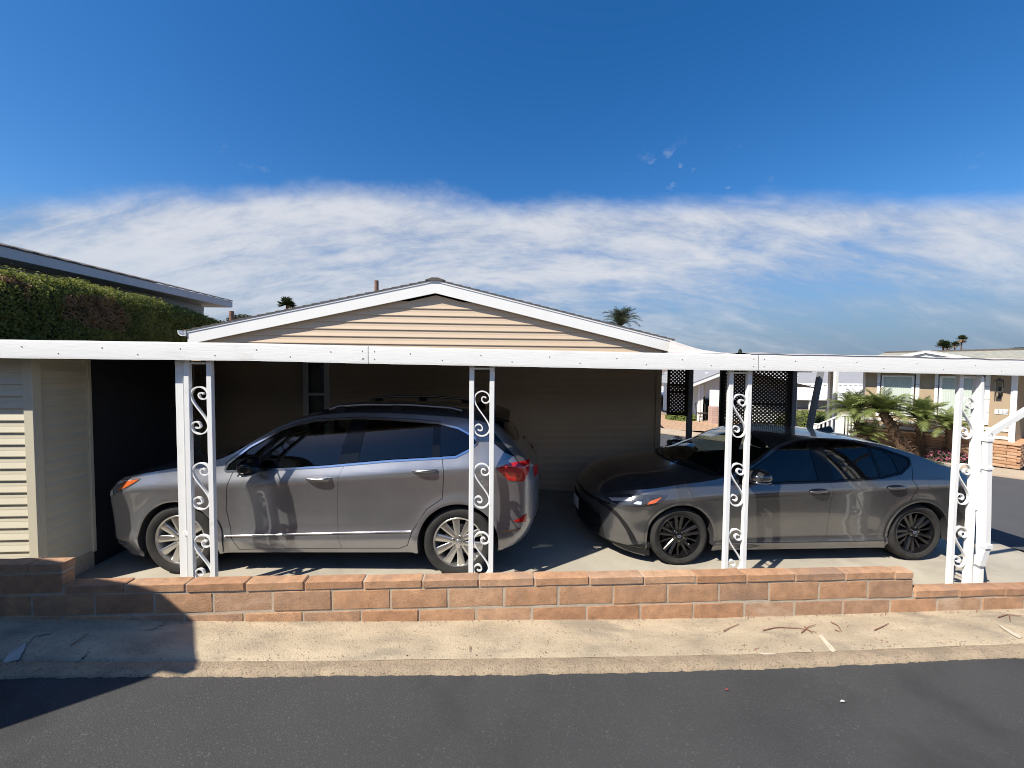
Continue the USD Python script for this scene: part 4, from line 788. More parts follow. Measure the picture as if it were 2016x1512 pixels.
SED = dict(length=4.92, width=1.84, hub=.335, tyre=.337, rim=.245, arch=.383, lip=.03, flare=.012, wheels=[.97, 3.845], wheel_in=.05, zlo=.13, zf=.22, zr=.30, cf=.60, af=2.3, cr=.45, ar=2.4, pw=2.6,
    rail=[(-.1, .62), (0, .665), (.15, .725), (.37, .82), (.94, .925), (1.3, .968), (1.5, 1.005), (1.9, 1.15), (2.25, 1.34), (2.5, 1.402), (2.8, 1.422), (3.1, 1.412), (3.4, 1.375), (3.9, 1.245), (4.2, 1.125), (4.5, 1.045), (4.75, 1.0), (5.05, .95)],
    top=[(-.1, .60), (0, .665), (.1, .745), (.22, .835), (.54, .955), (1.0, 1.015), (1.25, 1.055), (1.8, 1.275), (2.2, 1.40), (2.5, 1.438), (2.9, 1.446), (3.3, 1.426), (3.6, 1.387), (3.9, 1.315), (4.2, 1.20), (4.4, 1.115), (4.6, 1.085), (4.8, 1.055), (5.05, .94)],
    crease=[(-.1, .62), (0, .64), (.4, .70), (.94, .77), (1.61, .812), (2.72, .852), (4.19, .897), (5.05, .90)],
    low=[(0, .925), (.07, .955), (.15, .942), (.3, .955), (.6, .966), (.88, .986), (1, 1.0)], high=[(0, 1.0), (.025, .990), (.12, .945), (.3, .855), (.45, .77), (.55, .70), (.8, .52)],
    plan=[(-.1, .89), (0, .90), (.5, .96), (1, .99), (1.6, 1), (3.6, 1), (4.2, .985), (4.6, .95), (5.05, .91)],
    nose=[(.12, .10), (.25, .02), (.45, 0), (.6, .01), (.72, .06), (.85, .16)], tail=[(.25, 4.80), (.45, 4.88), (.7, 4.90), (.9, 4.90), (1.0, 4.86), (1.1, 4.8)],
    bottom=[(-.1, .22), (.1, .22), (.2, .19), (.375, .135), (.66, .10), (1.4, .165), (3.45, .158), (4.2, .21), (4.9, .30), (5.0, .30)],
    dents=[(2.5, .40, .9, .11, .016), (.62, .50, .18, .10, .012)],
    dlo=[(1.66, .955), (2.05, .95), (2.785, .967), (3.39, 1.002), (3.63, 1.045), (3.77, 1.13), (3.80, 1.185), (3.76, 1.215), (3.52, 1.297), (3.13, 1.373), (2.81, 1.393), (2.5, 1.37), (2.277, 1.308), (1.9, 1.115), (1.70, 1.01)],
    doors=[[(1.60, .98), (1.50, .90), (1.47, .70), (1.52, .42), (1.58, .26), (2.741, .250), (2.73, .666), (2.751, .897), (2.711, .974), (2.74, 1.41), (2.5, 1.388), (2.26, 1.328), (1.87, 1.13), (1.64, 1.0)],
           [(2.741, .250), (2.73, .666), (2.751, .897), (2.711, .974), (2.74, 1.41), (3.13, 1.391), (3.53, 1.313), (3.82, 1.205), (3.80, 1.1), (3.744, .965), (3.78, .887), (3.706, .725), (3.533, .504), (3.462, .30), (3.42, .252)]],
    handles=[(2.572, .862), (3.518, .895)], handle_len=.215, handle_mat=M['paint_sedan'], cup_mat=M['black_gloss'], lip_mat=None, trim_mat=M['black_gloss'], privacy_from=9,
    fuel=[(3.95, .845), (4.15, .865), (4.15, .975), (3.95, .96)],
    pillars=[[(2.60, .9), (2.80, .9), (2.80, 1.45), (2.63, 1.45)], [(3.365, .95), (3.405, .95), (3.395, 1.45), (3.355, 1.45)], [(3.62, .95), (3.9, 1.05), (3.9, 1.3), (3.48, 1.45), (3.50, 1.30), (3.60, 1.20)], [(1.6, .9), (1.78, .9), (1.84, 1.05), (1.78, 1.12), (1.6, 1.1)]],
    mirror=(1.68, 1.92, .985, 1.125), mirror_mat=M['paint_sedan'], cowl=(1.20, .26), head=(2.22, -.06), rw0=(3.55, .05), rw1=(4.28, .10), bonnet_in=.09, bonnet_x0=.26, roof_mat=None, floor=.30, seats=(2.25, 3.15), style='black',
    decals=[('headlight', [(.17, .70), (.26, .752), (.36, .79), (.56, .815), (.80, .822), (.76, .78), (.65, .725), (.48, .692), (.28, .682)], M['lens_dark'], .004), ('headlight_strip', [(.22, .718), (.42, .772), (.44, .757), (.24, .700)], M['lens_white'], .008), ('headlight_lamp', [(.44, .718), (.475, .743), (.515, .741), (.505, .718)], M['lens_white'], .008), ('headlight_reflector', [(.575, .725), (.61, .755), (.73, .795), (.66, .745)], M['lens_orange'], .008),
            ('bumper_vent', [(.115, .635), (.20, .60), (.29, .52), (.37, .40), (.44, .245), (.50, .245), (.44, .36), (.37, .47), (.27, .585), (.19, .635), (.125, .655)], M['black_plastic'], .005), ('lower_skirt', [(.10, .235), (.24, .205), (.40, .205), (.52, .245), (.625, .275), (.625, .115), (.42, .14), (.22, .20)], M['black_plastic'], .006),
            ('tail_light', [(4.50, .80), (4.80, .85), (4.84, .93), (4.58, .925)], M['lens_red'], .006)],
    front=[('grille', [(-.76, .24), (.76, .24), (.72, .46), (.50, .56), (-.50, .56), (-.72, .46)], M['black_plastic'], .006), ('grille_slot', [(-.79, .645), (.79, .645), (.79, .675), (-.79, .675)], M['black_gloss'], .006), ('number_plate', [(-.17, .40), (.17, .40), (.17, .55), (-.17, .55)], M['plate'], .035)]+[('grille_bar', [(-.72, z), (.72, z), (.72, z+.014), (-.72, z+.014)], M['black_gloss'], .02) for z in (.27, .315, .36, .405, .45, .495)],
    back=[('tail_light', [(-.79, .82), (-.4, .86), (-.4, .92), (-.79, .93)], M['lens_red'], .006), ('tail_light', [(.4, .86), (.79, .82), (.79, .93), (.4, .92)], M['lens_red'], .006), ('number_plate', [(-.17, .6), (.17, .6), (.17, .75), (-.17, .75)], M['plate'], .01), ('rear_diffuser', [(-.7, .31), (.7, .31), (.7, .42), (-.7, .42)], M['black_plastic'], .006)])
sedan = thing('parked_sedan', 'dark grey saloon with black wheels parked behind the crossover, right half of the carport', 'car', (.903, 5.185, -.37), math.radians(3.53))
build_car(sedan, SED, M['paint_sedan'])
part(sedan, 'roof_fin', hull([(3.30, -.02, 1.42), (3.30, .02, 1.42), (3.56, -.025, 1.385), (3.56, .025, 1.385), (3.54, 0, 1.47), (3.50, 0, 1.475)]), M['black_gloss'])
# vents' slots on the near corner
# ---------------------------------------------------------------- plants
M['hedge_leaf'] = mat('hedge_foliage', (.05, .075, .018), .6, var=.5, scale=2.2, tint=((.17, .22, .04), (.42, .43, .095)), transl=.5, island=.35)
M['hedge_rust'] = mat('hedge_russet', (.36, .22, .09), .7, var=.4, scale=5, transl=.25, island=.35)
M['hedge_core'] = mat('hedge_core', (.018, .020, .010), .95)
M['bush'] = mat('bright_bush', (.13, .17, .035), .6, scale=5, tint=((.17, .24, .04), (.34, .40, .08)), transl=.45, island=.3)
M['shrub'] = mat('dark_shrub', (.03, .045, .018), .5, var=.4, scale=7, transl=.2, island=.3)
M['red_flower'] = mat('red_flower', (.22, .03, .02), .6, var=.3, island=.3)
M['pink_flower'] = mat('pink_flower', (.42, .10, .16), .6, var=.3, scale=20, island=.4)
M['frond'] = mat('palm_frond', (.10, .14, .045), .45, scale=5, tint=((.14, .20, .05), (.34, .38, .12)), transl=.3, island=.25)
M['frond_far'] = mat('far_palm_frond', (.055, .075, .030), .6, var=.35, scale=3, transl=.15, island=.3)
M['frond_dry'] = mat('dry_frond', (.22, .14, .075), .8, var=.3, scale=9)
M['trunk'] = mat('palm_trunk', (.115, .070, .040), .9, var=.55, scale=26, bump=1.0, bscale=60, bdist=.03)
def leaves(P, Nn, size, seed, asp=.55, jit=.7):
    g = np.random.default_rng(seed); n = len(P); d = Nn+g.normal(0, jit, (n, 3)); d /= np.linalg.norm(d, axis=1, keepdims=True)
    t = np.cross(d, g.normal(0, 1, (n, 3))); t /= np.linalg.norm(t, axis=1, keepdims=True); b = np.cross(d, t); s = size*g.uniform(.6, 1.35, (n, 1))
    v = np.stack([P-t*s, P+b*s*asp+d*s*.15, P+t*s, P-b*s*asp+d*s*.15], 1).reshape(-1, 3); i = np.arange(n)*4
    return trimesh.Trimesh(v, np.vstack([np.c_[i, i+1, i+2], np.c_[i, i+2, i+3]]), process=False)
# clipped hedge on the left
hedge = world_thing('clipped_hedge', 'long clipped green hedge with russet patches in front of the grey house', 'hedge', (-7.2, 7, -.3))
hy = np.array([2.6, 5.0, 6.0, 7.2, 8.8, 10.3, 10.9]); hxr = np.array([-6.30, -6.42, -6.56, -6.94, -7.36, -7.45, -7.5]); hz = np.array([2.86, 3.0, 3.14, 3.20, 3.18, 3.02, 2.88])
g = np.random.default_rng(11)
def hedge_pt(Y, a, depth=0.0):                                                  # a runs over the section: 0 foot of the near face .. 1 top far edge
    xr_, zt_ = np.interp(Y, hy, hxr), np.interp(Y, hy, hz); W = 1.05; r = .30; L = np.array([zt_*0+zt_+.3-r, zt_*0+r*math.pi/2, zt_*0+W-r])
    d = a*(L.sum(0)); z = np.where(d < L[0], -.3+d, 0.); x = xr_.copy(); nx, nz = np.ones_like(Y), np.zeros_like(Y)
    m2 = (d >= L[0]) & (d < L[0]+L[1]); th = np.where(m2, (d-L[0])/r, 0); x = np.where(m2, xr_-r+r*np.cos(th), x); z = np.where(m2, zt_-r+r*np.sin(th), z); nx = np.where(m2, np.cos(th), nx); nz = np.where(m2, np.sin(th), nz)
    m3 = d >= L[0]+L[1]; x = np.where(m3, xr_-r-(d-L[0]-L[1]), x); z = np.where(m3, zt_, z); nx = np.where(m3, 0, nx); nz = np.where(m3, 1, nz)
    N_ = np.c_[nx, np.zeros_like(Y), nz]; P = np.c_[x, Y, z]; bump = (meshkit.fbm(P*1.7, 3, 2)-.5)*.18+(meshkit.noise(P*6, 5)-.5)*.10
    return P+N_*(bump-depth)[:, None], N_
n = 120000; Y = g.uniform(2.6, 10.7, n); a = g.uniform(.30, 1, n)
P_, N_ = hedge_pt(Y, a); P_ += N_*g.normal(-.01, .035, (n, 1)); keep = P_[:, 2] > 1.2; P_, N_ = P_[keep], N_[keep]
rust = (meshkit.fbm(P_*1.1+np.array([3.1, 0, 1]), 3, 21) > .665)
part(hedge, 'foliage', leaves(P_[~rust], N_[~rust], .021, 3), M['hedge_leaf'], kind='stuff'); part(hedge, 'russet_foliage', leaves(P_[rust], N_[rust], .020, 4), M['hedge_rust'], kind='stuff')
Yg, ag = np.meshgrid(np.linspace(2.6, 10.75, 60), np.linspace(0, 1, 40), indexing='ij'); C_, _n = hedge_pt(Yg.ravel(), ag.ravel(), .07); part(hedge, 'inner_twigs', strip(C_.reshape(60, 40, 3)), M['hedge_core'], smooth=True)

def mound(path, c, rx, ry, rz, n, size, m, seed, core=True, name='foliage', low=-.2):
    g = np.random.default_rng(seed); d = g.normal(0, 1, (n, 3)); d /= np.linalg.norm(d, axis=1, keepdims=True); d = d[d[:, 2] > low]; k = 1+(meshkit.fbm(d*2.4+seed, 3, seed)-.5)*.34
    P = np.array(c)+d*np.array([rx, ry, rz])*(k*g.uniform(.90, 1.04, len(d)))[:, None]
    part(path, name, leaves(P, d, size, seed), m, kind='stuff')
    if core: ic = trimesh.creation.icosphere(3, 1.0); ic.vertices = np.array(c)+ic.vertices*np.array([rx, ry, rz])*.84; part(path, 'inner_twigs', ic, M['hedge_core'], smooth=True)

def frond(L, droop, n, leaf, w, g, lift=.6, fold=.7):
    """A feather palm leaf along +x, bending down."""
    t = np.linspace(0, 1, n); ang = lift-droop*t**1.5; dx = np.r_[0, np.cumsum(np.cos(ang[:-1]))]*L/(n-1); dz = np.r_[0, np.cumsum(np.sin(ang[:-1]))]*L/(n-1); C = np.c_[dx, np.zeros(n), dz]
    ms = [tube(C[::2], np.linspace(.012, .003, len(C[::2]))*L, 4, cap=False)]; V, F = [], []
    for i in range(2, n):
        for s in (-1, 1):
            ll = leaf*L*math.sin(math.pi*(.12+.86*t[i]))**.7*g.uniform(.85, 1.12); fw = .62+.25*t[i]; T = np.array([math.cos(ang[i]), 0, math.sin(ang[i])]); U = np.array([-T[2], 0, T[0]])
            d = T*fw+np.array([0, s, 0])*(1-fw*.45)+U*(fold*.35-.55*g.uniform(.2, 1)*t[i]); d /= np.linalg.norm(d); tip = C[i]+d*ll+np.array([0, 0, -.16*ll]); mid = C[i]+d*ll*.5; ww = w*L; k = len(V)
            V += [C[i]-T*ww, C[i]+T*ww, mid+T*ww*1.2, mid-T*ww*1.2, tip]; F += [(k, k+1, k+2), (k, k+2, k+3), (k+3, k+2, k+4)]
    return cat(ms+[trimesh.Trimesh(V, F, process=False)])
def aim(m, az, p):
    m = m.copy(); c, s = math.cos(az), math.sin(az); v = m.vertices; m.vertices = np.c_[v[:, 0]*c-v[:, 1]*s, v[:, 0]*s+v[:, 1]*c, v[:, 2]]+np.asarray(p); return m
def feather_palm(label, base, crown, L, nf, seed, r0=.10, group=None, n=30, up=(.30, 1.5), mfr='frond', leaf=.30):
    g = np.random.default_rng(seed); p = world_thing('feather_palm', label, 'palm', base, group); base, crown = np.array(base, float), np.array(crown, float)
    t = np.linspace(0, 1, 14)[:, None]; bend = np.array([(crown-base)[0], (crown-base)[1], 0])*.25; C = base+(crown-base)*t+bend*(t*(1-t)*1.2)*-1
    rr = r0*(1.15-.35*t[:, 0])*(1+.10*(np.arange(14) % 2)); part(p, 'trunk', tube(C, rr, 10), M['trunk'], smooth=30)
    for k in range(46):
        az = g.uniform(0, 2*math.pi); i = g.integers(2, 14); part(p, 'leaf_stub', bar(C[i]+np.array([math.cos(az), math.sin(az), 0])*rr[i]*.8, C[i]+np.array([math.cos(az)*rr[i]*1.7, math.sin(az)*rr[i]*1.7, .07]), .035, .015), M['trunk'])
    for k in range(nf):
        q = (k+.5)/nf; lift = up[1]-(up[1]-up[0])*q+g.normal(0, .22); az = k*2.39996+g.normal(0, .15)
        part(p, 'frond', aim(frond(L*g.uniform(.85, 1.1)*(.75+.25*q), (.75+.75*q)+g.normal(0, .2), n, leaf, .0105, g, lift), az, crown), M[mfr])
    return p
def fan_palm(label, base, h, R, seed, skirt, group='tall fan palms on the skyline at the right'):
    g = np.random.default_rng(seed); p = world_thing('fan_palm', label, 'palm', base, group); base = np.array(base, float); top = base+np.array([0, 0, h])
    part(p, 'trunk', tube([base, base+(top-base)*.5, top], [R*.16, R*.12, R*.11], 8), M['trunk'], smooth=True)
    for k in range(34):
        el = g.uniform(-.9, 1.4) if skirt else g.uniform(-.3, 1.4); az = g.uniform(0, 6.283); d = np.array([math.cos(el)*math.cos(az), math.cos(el)*math.sin(az), math.sin(el)]); c = top+d*R*.45; s = np.cross(d, (0, 0, 1.)); s /= np.linalg.norm(s)+1e-9; u = np.cross(s, d); V, F = [top+d*.05], []
        A = np.linspace(-1.15, 1.15, 11)
        for j, a in enumerate(A): V.append(c+(d*math.cos(a)+s*math.sin(a))*R*(.62 if j % 2 == 0 else .38)*g.uniform(.9, 1.1)+u*R*.04*(j % 2)-np.array([0, 0, .12*R*abs(a)]))
        F = [(0, j, j+1) for j in range(1, 11)]; part(p, 'fan_leaf', trimesh.Trimesh(V, F, process=False), M['frond_dry'] if (skirt and el < -.25) else M['frond_far'])
    return p

# ---------------------------------------------------------------- grey house on the left
M['grey_fascia'] = mat('grey_fascia_paint', (.36, .38, .41), .6, var=.05)
M['grey_siding'] = mat('grey_siding', (.27, .31, .34), .6, var=.08, scale=5, stretch=(1, .2, 6))
gh = world_thing('grey_house', 'grey house with a long low eave rising behind the hedge', 'house', (-9, 7, -.3))
for k in range(30): part(gh, 'siding_board', bx(-8.30, -8.28+.006*(k % 2), 3.4, 10.55, -.3+k*.125, -.3+(k+1)*.125-.004), M['grey_siding'])
part(gh, 'house_core', bx(-13, -8.31, 3.4, 10.5, -.3, 3.5), M['grey_siding'])
part(gh, 'eave_board', bx(-7.80, -7.755, 3.2, 10.9, 3.485, 3.65, .004), M['grey_fascia']); part(gh, 'eave_board', bx(-13, -7.80, 10.86, 10.90, 3.485, 3.65), M['grey_fascia'])
part(gh, 'soffit', bx(-13, -7.80, 3.2, 10.86, 3.49, 3.52), M['grey_fascia'])
S = np.arange(3.2, 10.92, .14)
part(gh, 'roof', strip([[(x, y, z+.012*(j % 2)) for j, y in enumerate(S)] for x, z in ((-7.74, 3.648), (-7.74, 3.668), (-9.5, 4.1), (-13.5, 4.4))]), M['shingle'])

# ---------------------------------------------------------------- tan house across the side street
M['tan_wall'] = mat('tan_stucco', (.36, .275, .18), .85, var=.05, scale=4, bump=.2, bscale=60, bdist=.004)
M['planter'] = [mat('planter_brick_%s' % 'abc'[i], c, .9, var=.2, scale=11, bump=.6, bscale=50, bdist=.008) for i, c in enumerate([(.46, .27, .155), (.42, .235, .13), (.50, .31, .19)])]
M['roof_comp'] = mat('speckled_shingle', (.30, .30, .26), .95, scale=26, stretch=(.35, .35, 2.2), tint=((.15, .19, .18), (.42, .36, .27)), detail=4)
M['blind'] = mat('vertical_blind', (.62, .64, .58), .6, var=.03)
M['lantern'] = mat('dark_bronze', (.045, .04, .036), .5, var=.2)
ka = np.array([.522, -.853]); kb = np.array([.853, .522]); K0 = np.array([12.48, 9.575])
def W(t, d, z): q = K0+ka*t+kb*d; return (q[0], q[1], z)                         # along the front, into the house, up
TR = np.eye(4); TR[:2, 0] = ka; TR[:2, 1] = kb; TR[:2, 3] = K0
def wf(m): m = m.copy(); m.apply_transform(TR); return m
th = world_thing('tan_stucco_house', 'tan stucco house with white shutters, brick skirting and a speckled roof across the side street', 'house', (13, 10, -.5))
part(th, 'front_wall', wf(bx(-3.05, -.10, .30, .5, -.5, 2.0)), M['tan_wall']); part(th, 'house_core', wf(bx(-3.0, -.12, .5, 7, -.5, 2.0)), M['tan_wall'])
part(th, 'side_wall', wf(bx(-.14, -.10, .30, 7, -.5, 2.0)), M['tan_wall'])
part(th, 'corner_trim', wf(cat([bx(-.19, -.085, .27, .30, .0, 1.98, .004)])), M['white'])
for z in (.40, .20): part(th, 'trim_band', wf(bx(-3.05, -.19, .272, .30, z-.035, z+.035, .004)), M['white'])
for a, b in ((-2.653, -1.942), (-1.434, -.64)):
    wz0, wz1 = .57, 1.76
    wnd = part(th, 'window', wf(cat([bx(a, a+.05, .262, .30, wz0, wz1), bx(b-.05, b, .262, .30, wz0, wz1), bx(a+.05, b-.05, .262, .30, wz1-.05, wz1), bx(a+.05, b-.05, .262, .30, wz0, wz0+.05)])), M['white'])
    part(wnd, 'window_reveal', wf(cat([bx(a-.022, a-.002, .28, .30, wz0, wz1+.02), bx(b+.002, b+.022, .28, .30, wz0, wz1+.02)])), M['dark_wood'])
    xs_ = np.linspace(a+.05, b-.05, 61); rows = [np.c_[xs_, .292-.010*np.abs((np.arange(61) % 4)-2)/2, np.full(61, z)] for z in (wz0+.05, wz1-.05)]
    part(wnd, 'vertical_blind', wf(strip(rows)), M['blind']); part(wnd, 'pane', wf(trimesh.Trimesh([(a+.05, .271, wz0+.05), (b-.05, .271, wz0+.05), (b-.05, .271, wz1-.05), (a+.05, .271, wz1-.05)], [(0, 1, 2), (0, 2, 3)], process=False)), M['glass'])
for a, b in ((-2.76, -2.69), (-1.91, -1.83), (-1.53, -1.46), (-.615, -.526)):
    for k in range(4): part(th, 'shutter_panel', wf(bx(a, b, .27, .30, .50+k*.335, .50+(k+1)*.335-.012, .004)), M['white'])
eave = part(th, 'eave', wf(bx(-3.2, .35, -.12, .30, 1.94, 1.99)), M['white'])
part(th, 'eave_fascia', wf(bx(-3.2, .35, -.15, -.12, 1.90, 2.03, .004)), M['white'])
rows = [[W(t, d, z) for t in np.linspace(-3.4, 2.4, 30)] for d, z in ((-.17, 2.03), (-.17, 2.05), (1.6, 2.31), (3.3, 2.56), (6.5, 2.0))]
part(th, 'roof', strip(rows), M['roof_comp']); part(th, 'ridge_cap', wf(bar((-3.4, 3.3, 2.57), (2.4, 3.3, 2.57), .25, .05)), M['shingle'])
apx = -1.62
part(th, 'gable_panel', wf(prism([(apx-1.35, 2.03), (apx+1.35, 2.03), (apx, 2.40)], 'xz', -.22, -.16)), M['white'])
for s_ in (-1, 1): part(th, 'gable_rake', wf(bar((apx, -.25, 2.435), (apx+s_*1.52, -.25, 2.03), .06, .075)), M['white'])
part(th, 'gable_roof', wf(prism([(apx-1.55, 2.03), (apx, 2.472), (apx+1.55, 2.03), (apx, 2.45)], 'xz', -.28, 1.8)), M['roof_comp'])
# lantern and house number
ln = part(th, 'wall_lantern', wf(cat([hull([(-.36+x, .14+y, z) for x, y, z in [(-.07, -.07, 1.66), (.07, -.07, 1.66), (-.07, .07, 1.66), (.07, .07, 1.66), (0, 0, 1.74)]]), bx(-.40, -.32, .1, .18, 1.36, 1.40), bar((-.36, .30, 1.30), (-.36, .16, 1.36), .03, .03), bx(-.39, -.33, .28, .30, 1.2, 1.5)]+[bx(-.36+a-.006, -.36+a+.006, .14+b-.006, .14+b+.006, 1.38, 1.68) for a in (-.055, .055) for b in (-.055, .055)])), M['lantern'])
part(ln, 'lamp_glass', wf(bx(-.41, -.31, .09, .19, 1.41, 1.65)), M['glass'])
nb = part(th, 'number_plaque', wf(bx(-.435, -.215, .285, .30, .80, .93, .006)), M['white'])
tx = meshkit.text_mesh('112', .075, .004); v = tx.vertices; tx.vertices = np.c_[-.40+v[:, 0]*1.0, .285-v[:, 2], .828+v[:, 1]]; part(nb, 'numerals', wf(tx), M['dark_wood'])
# brick skirting: each brick of the stretch in view
g = np.random.default_rng(5)
def pl_brick(a, b, z0, z1, d0=-.05, d1=.12): j = g.normal(0, .006, 4); return hull([(x, y+(j[0] if y == d0 else 0), z) for x in (a, b) for y in (d0, d1) for z in (z0+.004, z1-.006)]+[((a+b)/2, d0-.006+j[1]*.5, (z0+z1)/2-.012)])
for r_ in range(7):
    x = -3.1-(.21 if r_ % 2 else 0)
    while x < -.01:
        b = min(x+.42, 0.0); part(th, 'brick', wf(pl_brick(x+.004, b-.004, -.50+r_*.081, -.50+(r_+1)*.081)), M['planter'][int(g.integers(3))]); x += .42
    x = .0-(.2 if r_ % 2 == 0 else 0)
    while x < 2.2:
        a, b = max(x, -.04), x+.42; m = hull([(d, t, z) for d in (-.10, .05) for t in (a+.004, b-.004) for z in (-.50+r_*.081+.004, -.50+(r_+1)*.081-.006)]+[(.068, (a+b)/2, -.50+(r_+.4)*.081)]); part(th, 'brick', wf(moved(m, (0, .0, 0))), M['planter'][int(g.integers(3))]); x += .42
part(th, 'skirting_cap', wf(cat([bx(-3.2, .06, -.08, .29, .07, .115, .008), bx(-.12, .08, .29, 2.3, .07, .115, .008)])), M['planter'][0]); part(th, 'skirting_core', wf(bx(-3.1, -.02, .02, .3, -.5, .07)), M['mortar'])
# porch roof at its left end
part(th, 'porch_roof', wf(bx(-5.3, -3.05, .0, 2.4, 1.86, 1.97)), M['dark_wood']); part(th, 'porch_fascia', wf(cat([bx(-5.35, -5.3, -.05, 2.4, 1.82, 1.99), bx(-5.3, -3.05, -.05, 0.0, 1.90, 1.99)])), M['white'])
for px in (1633, 1643.5, 1703):
    q = at(px, 800, {1633: 14.6, 1643.5: 15.4, 1703: 12.6}[px]); part(th, 'porch_post', bx(q[0]-.055, q[0]+.055, q[1]-.055, q[1]+.055, -.5, 1.88), M['white'])
# planting in front of it
G2 = 'feather palms in front of the tan stucco house'
def crown_at(px, py, Y): return at(px, py, Y)
feather_palm('largest feather palm, thick leaning trunk, in front of the first window', (*onz(1786, 900, -.48)[:2], -.48), crown_at(1738, 814, 11.0), .98, 54, 31, .13, G2)
feather_palm('bushy feather palm left of the largest one, half hiding the porch post', (*onz(1706, 893, -.48)[:2], -.48), crown_at(1682, 812, 11.6), .95, 56, 32, .10, G2)
feather_palm('upright feather palm between the two windows, slim trunk', (*onz(1811, 897, -.48)[:2], -.48), crown_at(1813, 826, 10.6), .86, 58, 33, .095, G2)
feather_palm('smaller feather palm beside the second window, next to the pink flowers', (*onz(1872, 905, -.48)[:2], -.48), crown_at(1868, 842, 10.2), .72, 48, 34, .085, G2)
feather_palm('low young feather palm at the foot of the white railing', (*onz(1716, 893, -.48)[:2], -.48), crown_at(1706, 858, 11.2), .62, 32, 35, .08, G2)
fb = world_thing('flower_bed', 'clump of pink flowers at the foot of the brick skirting', 'flowers', (*onz(1868, 908, -.47)[:2], -.47)); c = onz(1868, 905, -.45)
mound(fb, (c[0], c[1], -.46), .42, .42, .22, 700, .035, M['shrub'], 41, True); mound(fb, (c[0], c[1], -.45), .43, .43, .24, 420, .03, M['pink_flower'], 42, False, 'blossom')
# dark potted plant with red flowers by the carport's back corner
pl = world_thing('red_flower_shrub', 'dark leafy shrub with red flower heads at the corner of the tan house', 'shrub', (3.2, 7.5, -.4))
mound(pl, (3.25, 7.45, .05), .34, .30, .48, 900, .05, M['shrub'], 51, True)
for q in ((3.13, 7.35, .56), (3.33, 7.32, .53), (3.22, 7.4, .48)): mound(pl, q, .07, .07, .05, 80, .022, M['red_flower'], int(q[0]*100), False, 'flower_head', -1)
gb = world_thing('round_hedge', 'rounded bright green hedge behind the saloon, left of the white railing', 'hedge', (13, 16.6, -.6)); mound(gb, (13.2, 17.0, -.55), 1.55, 1.1, .70, 5200, .045, M['bush'], 61)
# white ramp railing
rl = world_thing('white_railing', 'white ramp railing with turned-down sloping end left of the palms', 'railing', (11.8, 13.6, -.5))
r0, r1, r2 = at(1605, 838, 13.9), at(1655, 817, 13.4), at(1700, 819, 12.6)
for a, b in ((r0, r1), (r1, r2)):
    part(rl, 'top_rail', bar(a, b, .07, .045), M['white'])
    L = np.linalg.norm((b-a)[:2]); k = int(L/.105)
    for i in range(1, k):
        q = a+(b-a)*i/k; part(rl, 'baluster', bx(q[0]-.018, q[0]+.018, q[1]-.018, q[1]+.018, -.45, q[2]), M['white'])
for q, w in ((r1, .06), (r0, .05), (r2, .05)): part(rl, 'newel_post', cat([bx(q[0]-w, q[0]+w, q[1]-w, q[1]+w, -.5, q[2]+.05, .004), bx(q[0]-w-.02, q[0]+w+.02, q[1]-w-.02, q[1]+w+.02, q[2]+.05, q[2]+.08, .004)]), M['white'])

# ---------------------------------------------------------------- houses farther off
M['grey_roof'] = mat('grey_roof', (.26, .26, .27), .9, var=.12, scale=3, detail=8)
M['corr'] = mat('white_corrugated', (.70, .70, .68), .45, var=.03)
wb = world_thing('white_awning_house', 'white lap sided house with a grey roof and a corrugated awning beyond the round hedge', 'house', (23, 28, -1.2))
def corr(x0, x1, y0, y1, z0, z1, pitch):
    xs_ = np.arange(x0, x1, pitch/4); amp = .035*np.array([0, 1, 1, 0])[np.arange(len(xs_)) % 4]; return strip([np.c_[xs_, np.full_like(xs_, y), z+amp] for y, z in ((y0, z0), (y1, z1))])
part(wb, 'roof', strip([[(x, y, z) for x in np.linspace(15, 31, 20)] for y, z in ((27.7, .98), (34, 2.15))]), M['grey_roof'])
part(wb, 'eave_gutter', bx(15, 31, 27.62, 27.72, .90, 1.02), M['white'])
part(wb, 'awning', corr(15, 31, 25.6, 27.7, .16, .86, .36), M['corr']); part(wb, 'awning_fascia', bx(15, 31, 25.52, 25.60, -.02, .18), M['white'])
for k in range(16): part(wb, 'siding_board', prism([(28.0, -1.2+k*.135), (27.96, -1.2+k*.135), (27.99, -1.2+(k+1)*.135), (28.0, -1.2+(k+1)*.135)], 'yz', 15.0, 31), M['white'])
part(wb, 'house_core', bx(15, 31, 28.02, 34, -1.2, .98), M['white']); part(wb, 'side_screen', bx(15, 21.6, 26.2, 26.26, -1.2, .02), M['grey_post'])
for x in (17.0, 19.6, 23.4): part(wb, 'awning_post', bx(x-.05, x+.05, 25.6, 25.7, -1.2, .05), M['white'])
wa = world_thing('white_gable_house', 'white house with a pink brick corner pier, seen between the carport posts', 'house', (9.5, 18, -.6))
for k in range(14): part(wa, 'siding_board', prism([(18.5, .55+k*.13-.6), (18.46, .55+k*.13-.6), (18.49, .55+(k+1)*.13-.6), (18.5, .55+(k+1)*.13-.6)], 'yz', 9.15, 13.5), M['white'])
part(wa, 'house_core', bx(9.3, 13.4, 18.52, 24, -.6, 1.5), M['white'])
rk = [at(1352, 762, 17.6), at(1440, 728, 17.6)]
part(wa, 'rake_board', bar(rk[0], rk[1], .05, .16), M['white']); part(wa, 'roof', cat([strip([[p+np.array([0, d, .10]) for p in (rk[0], rk[1], np.array([13.8, 17.6, 1.0]))] for d in (-.05, 6)])]), M['grey_roof']); part(wa, 'soffit', strip([[p+np.array([0, d, -.06]) for p in rk] for d in (0, 2.5)]), M['dark_wood'])
pk = at(1409, 820, 17.2)
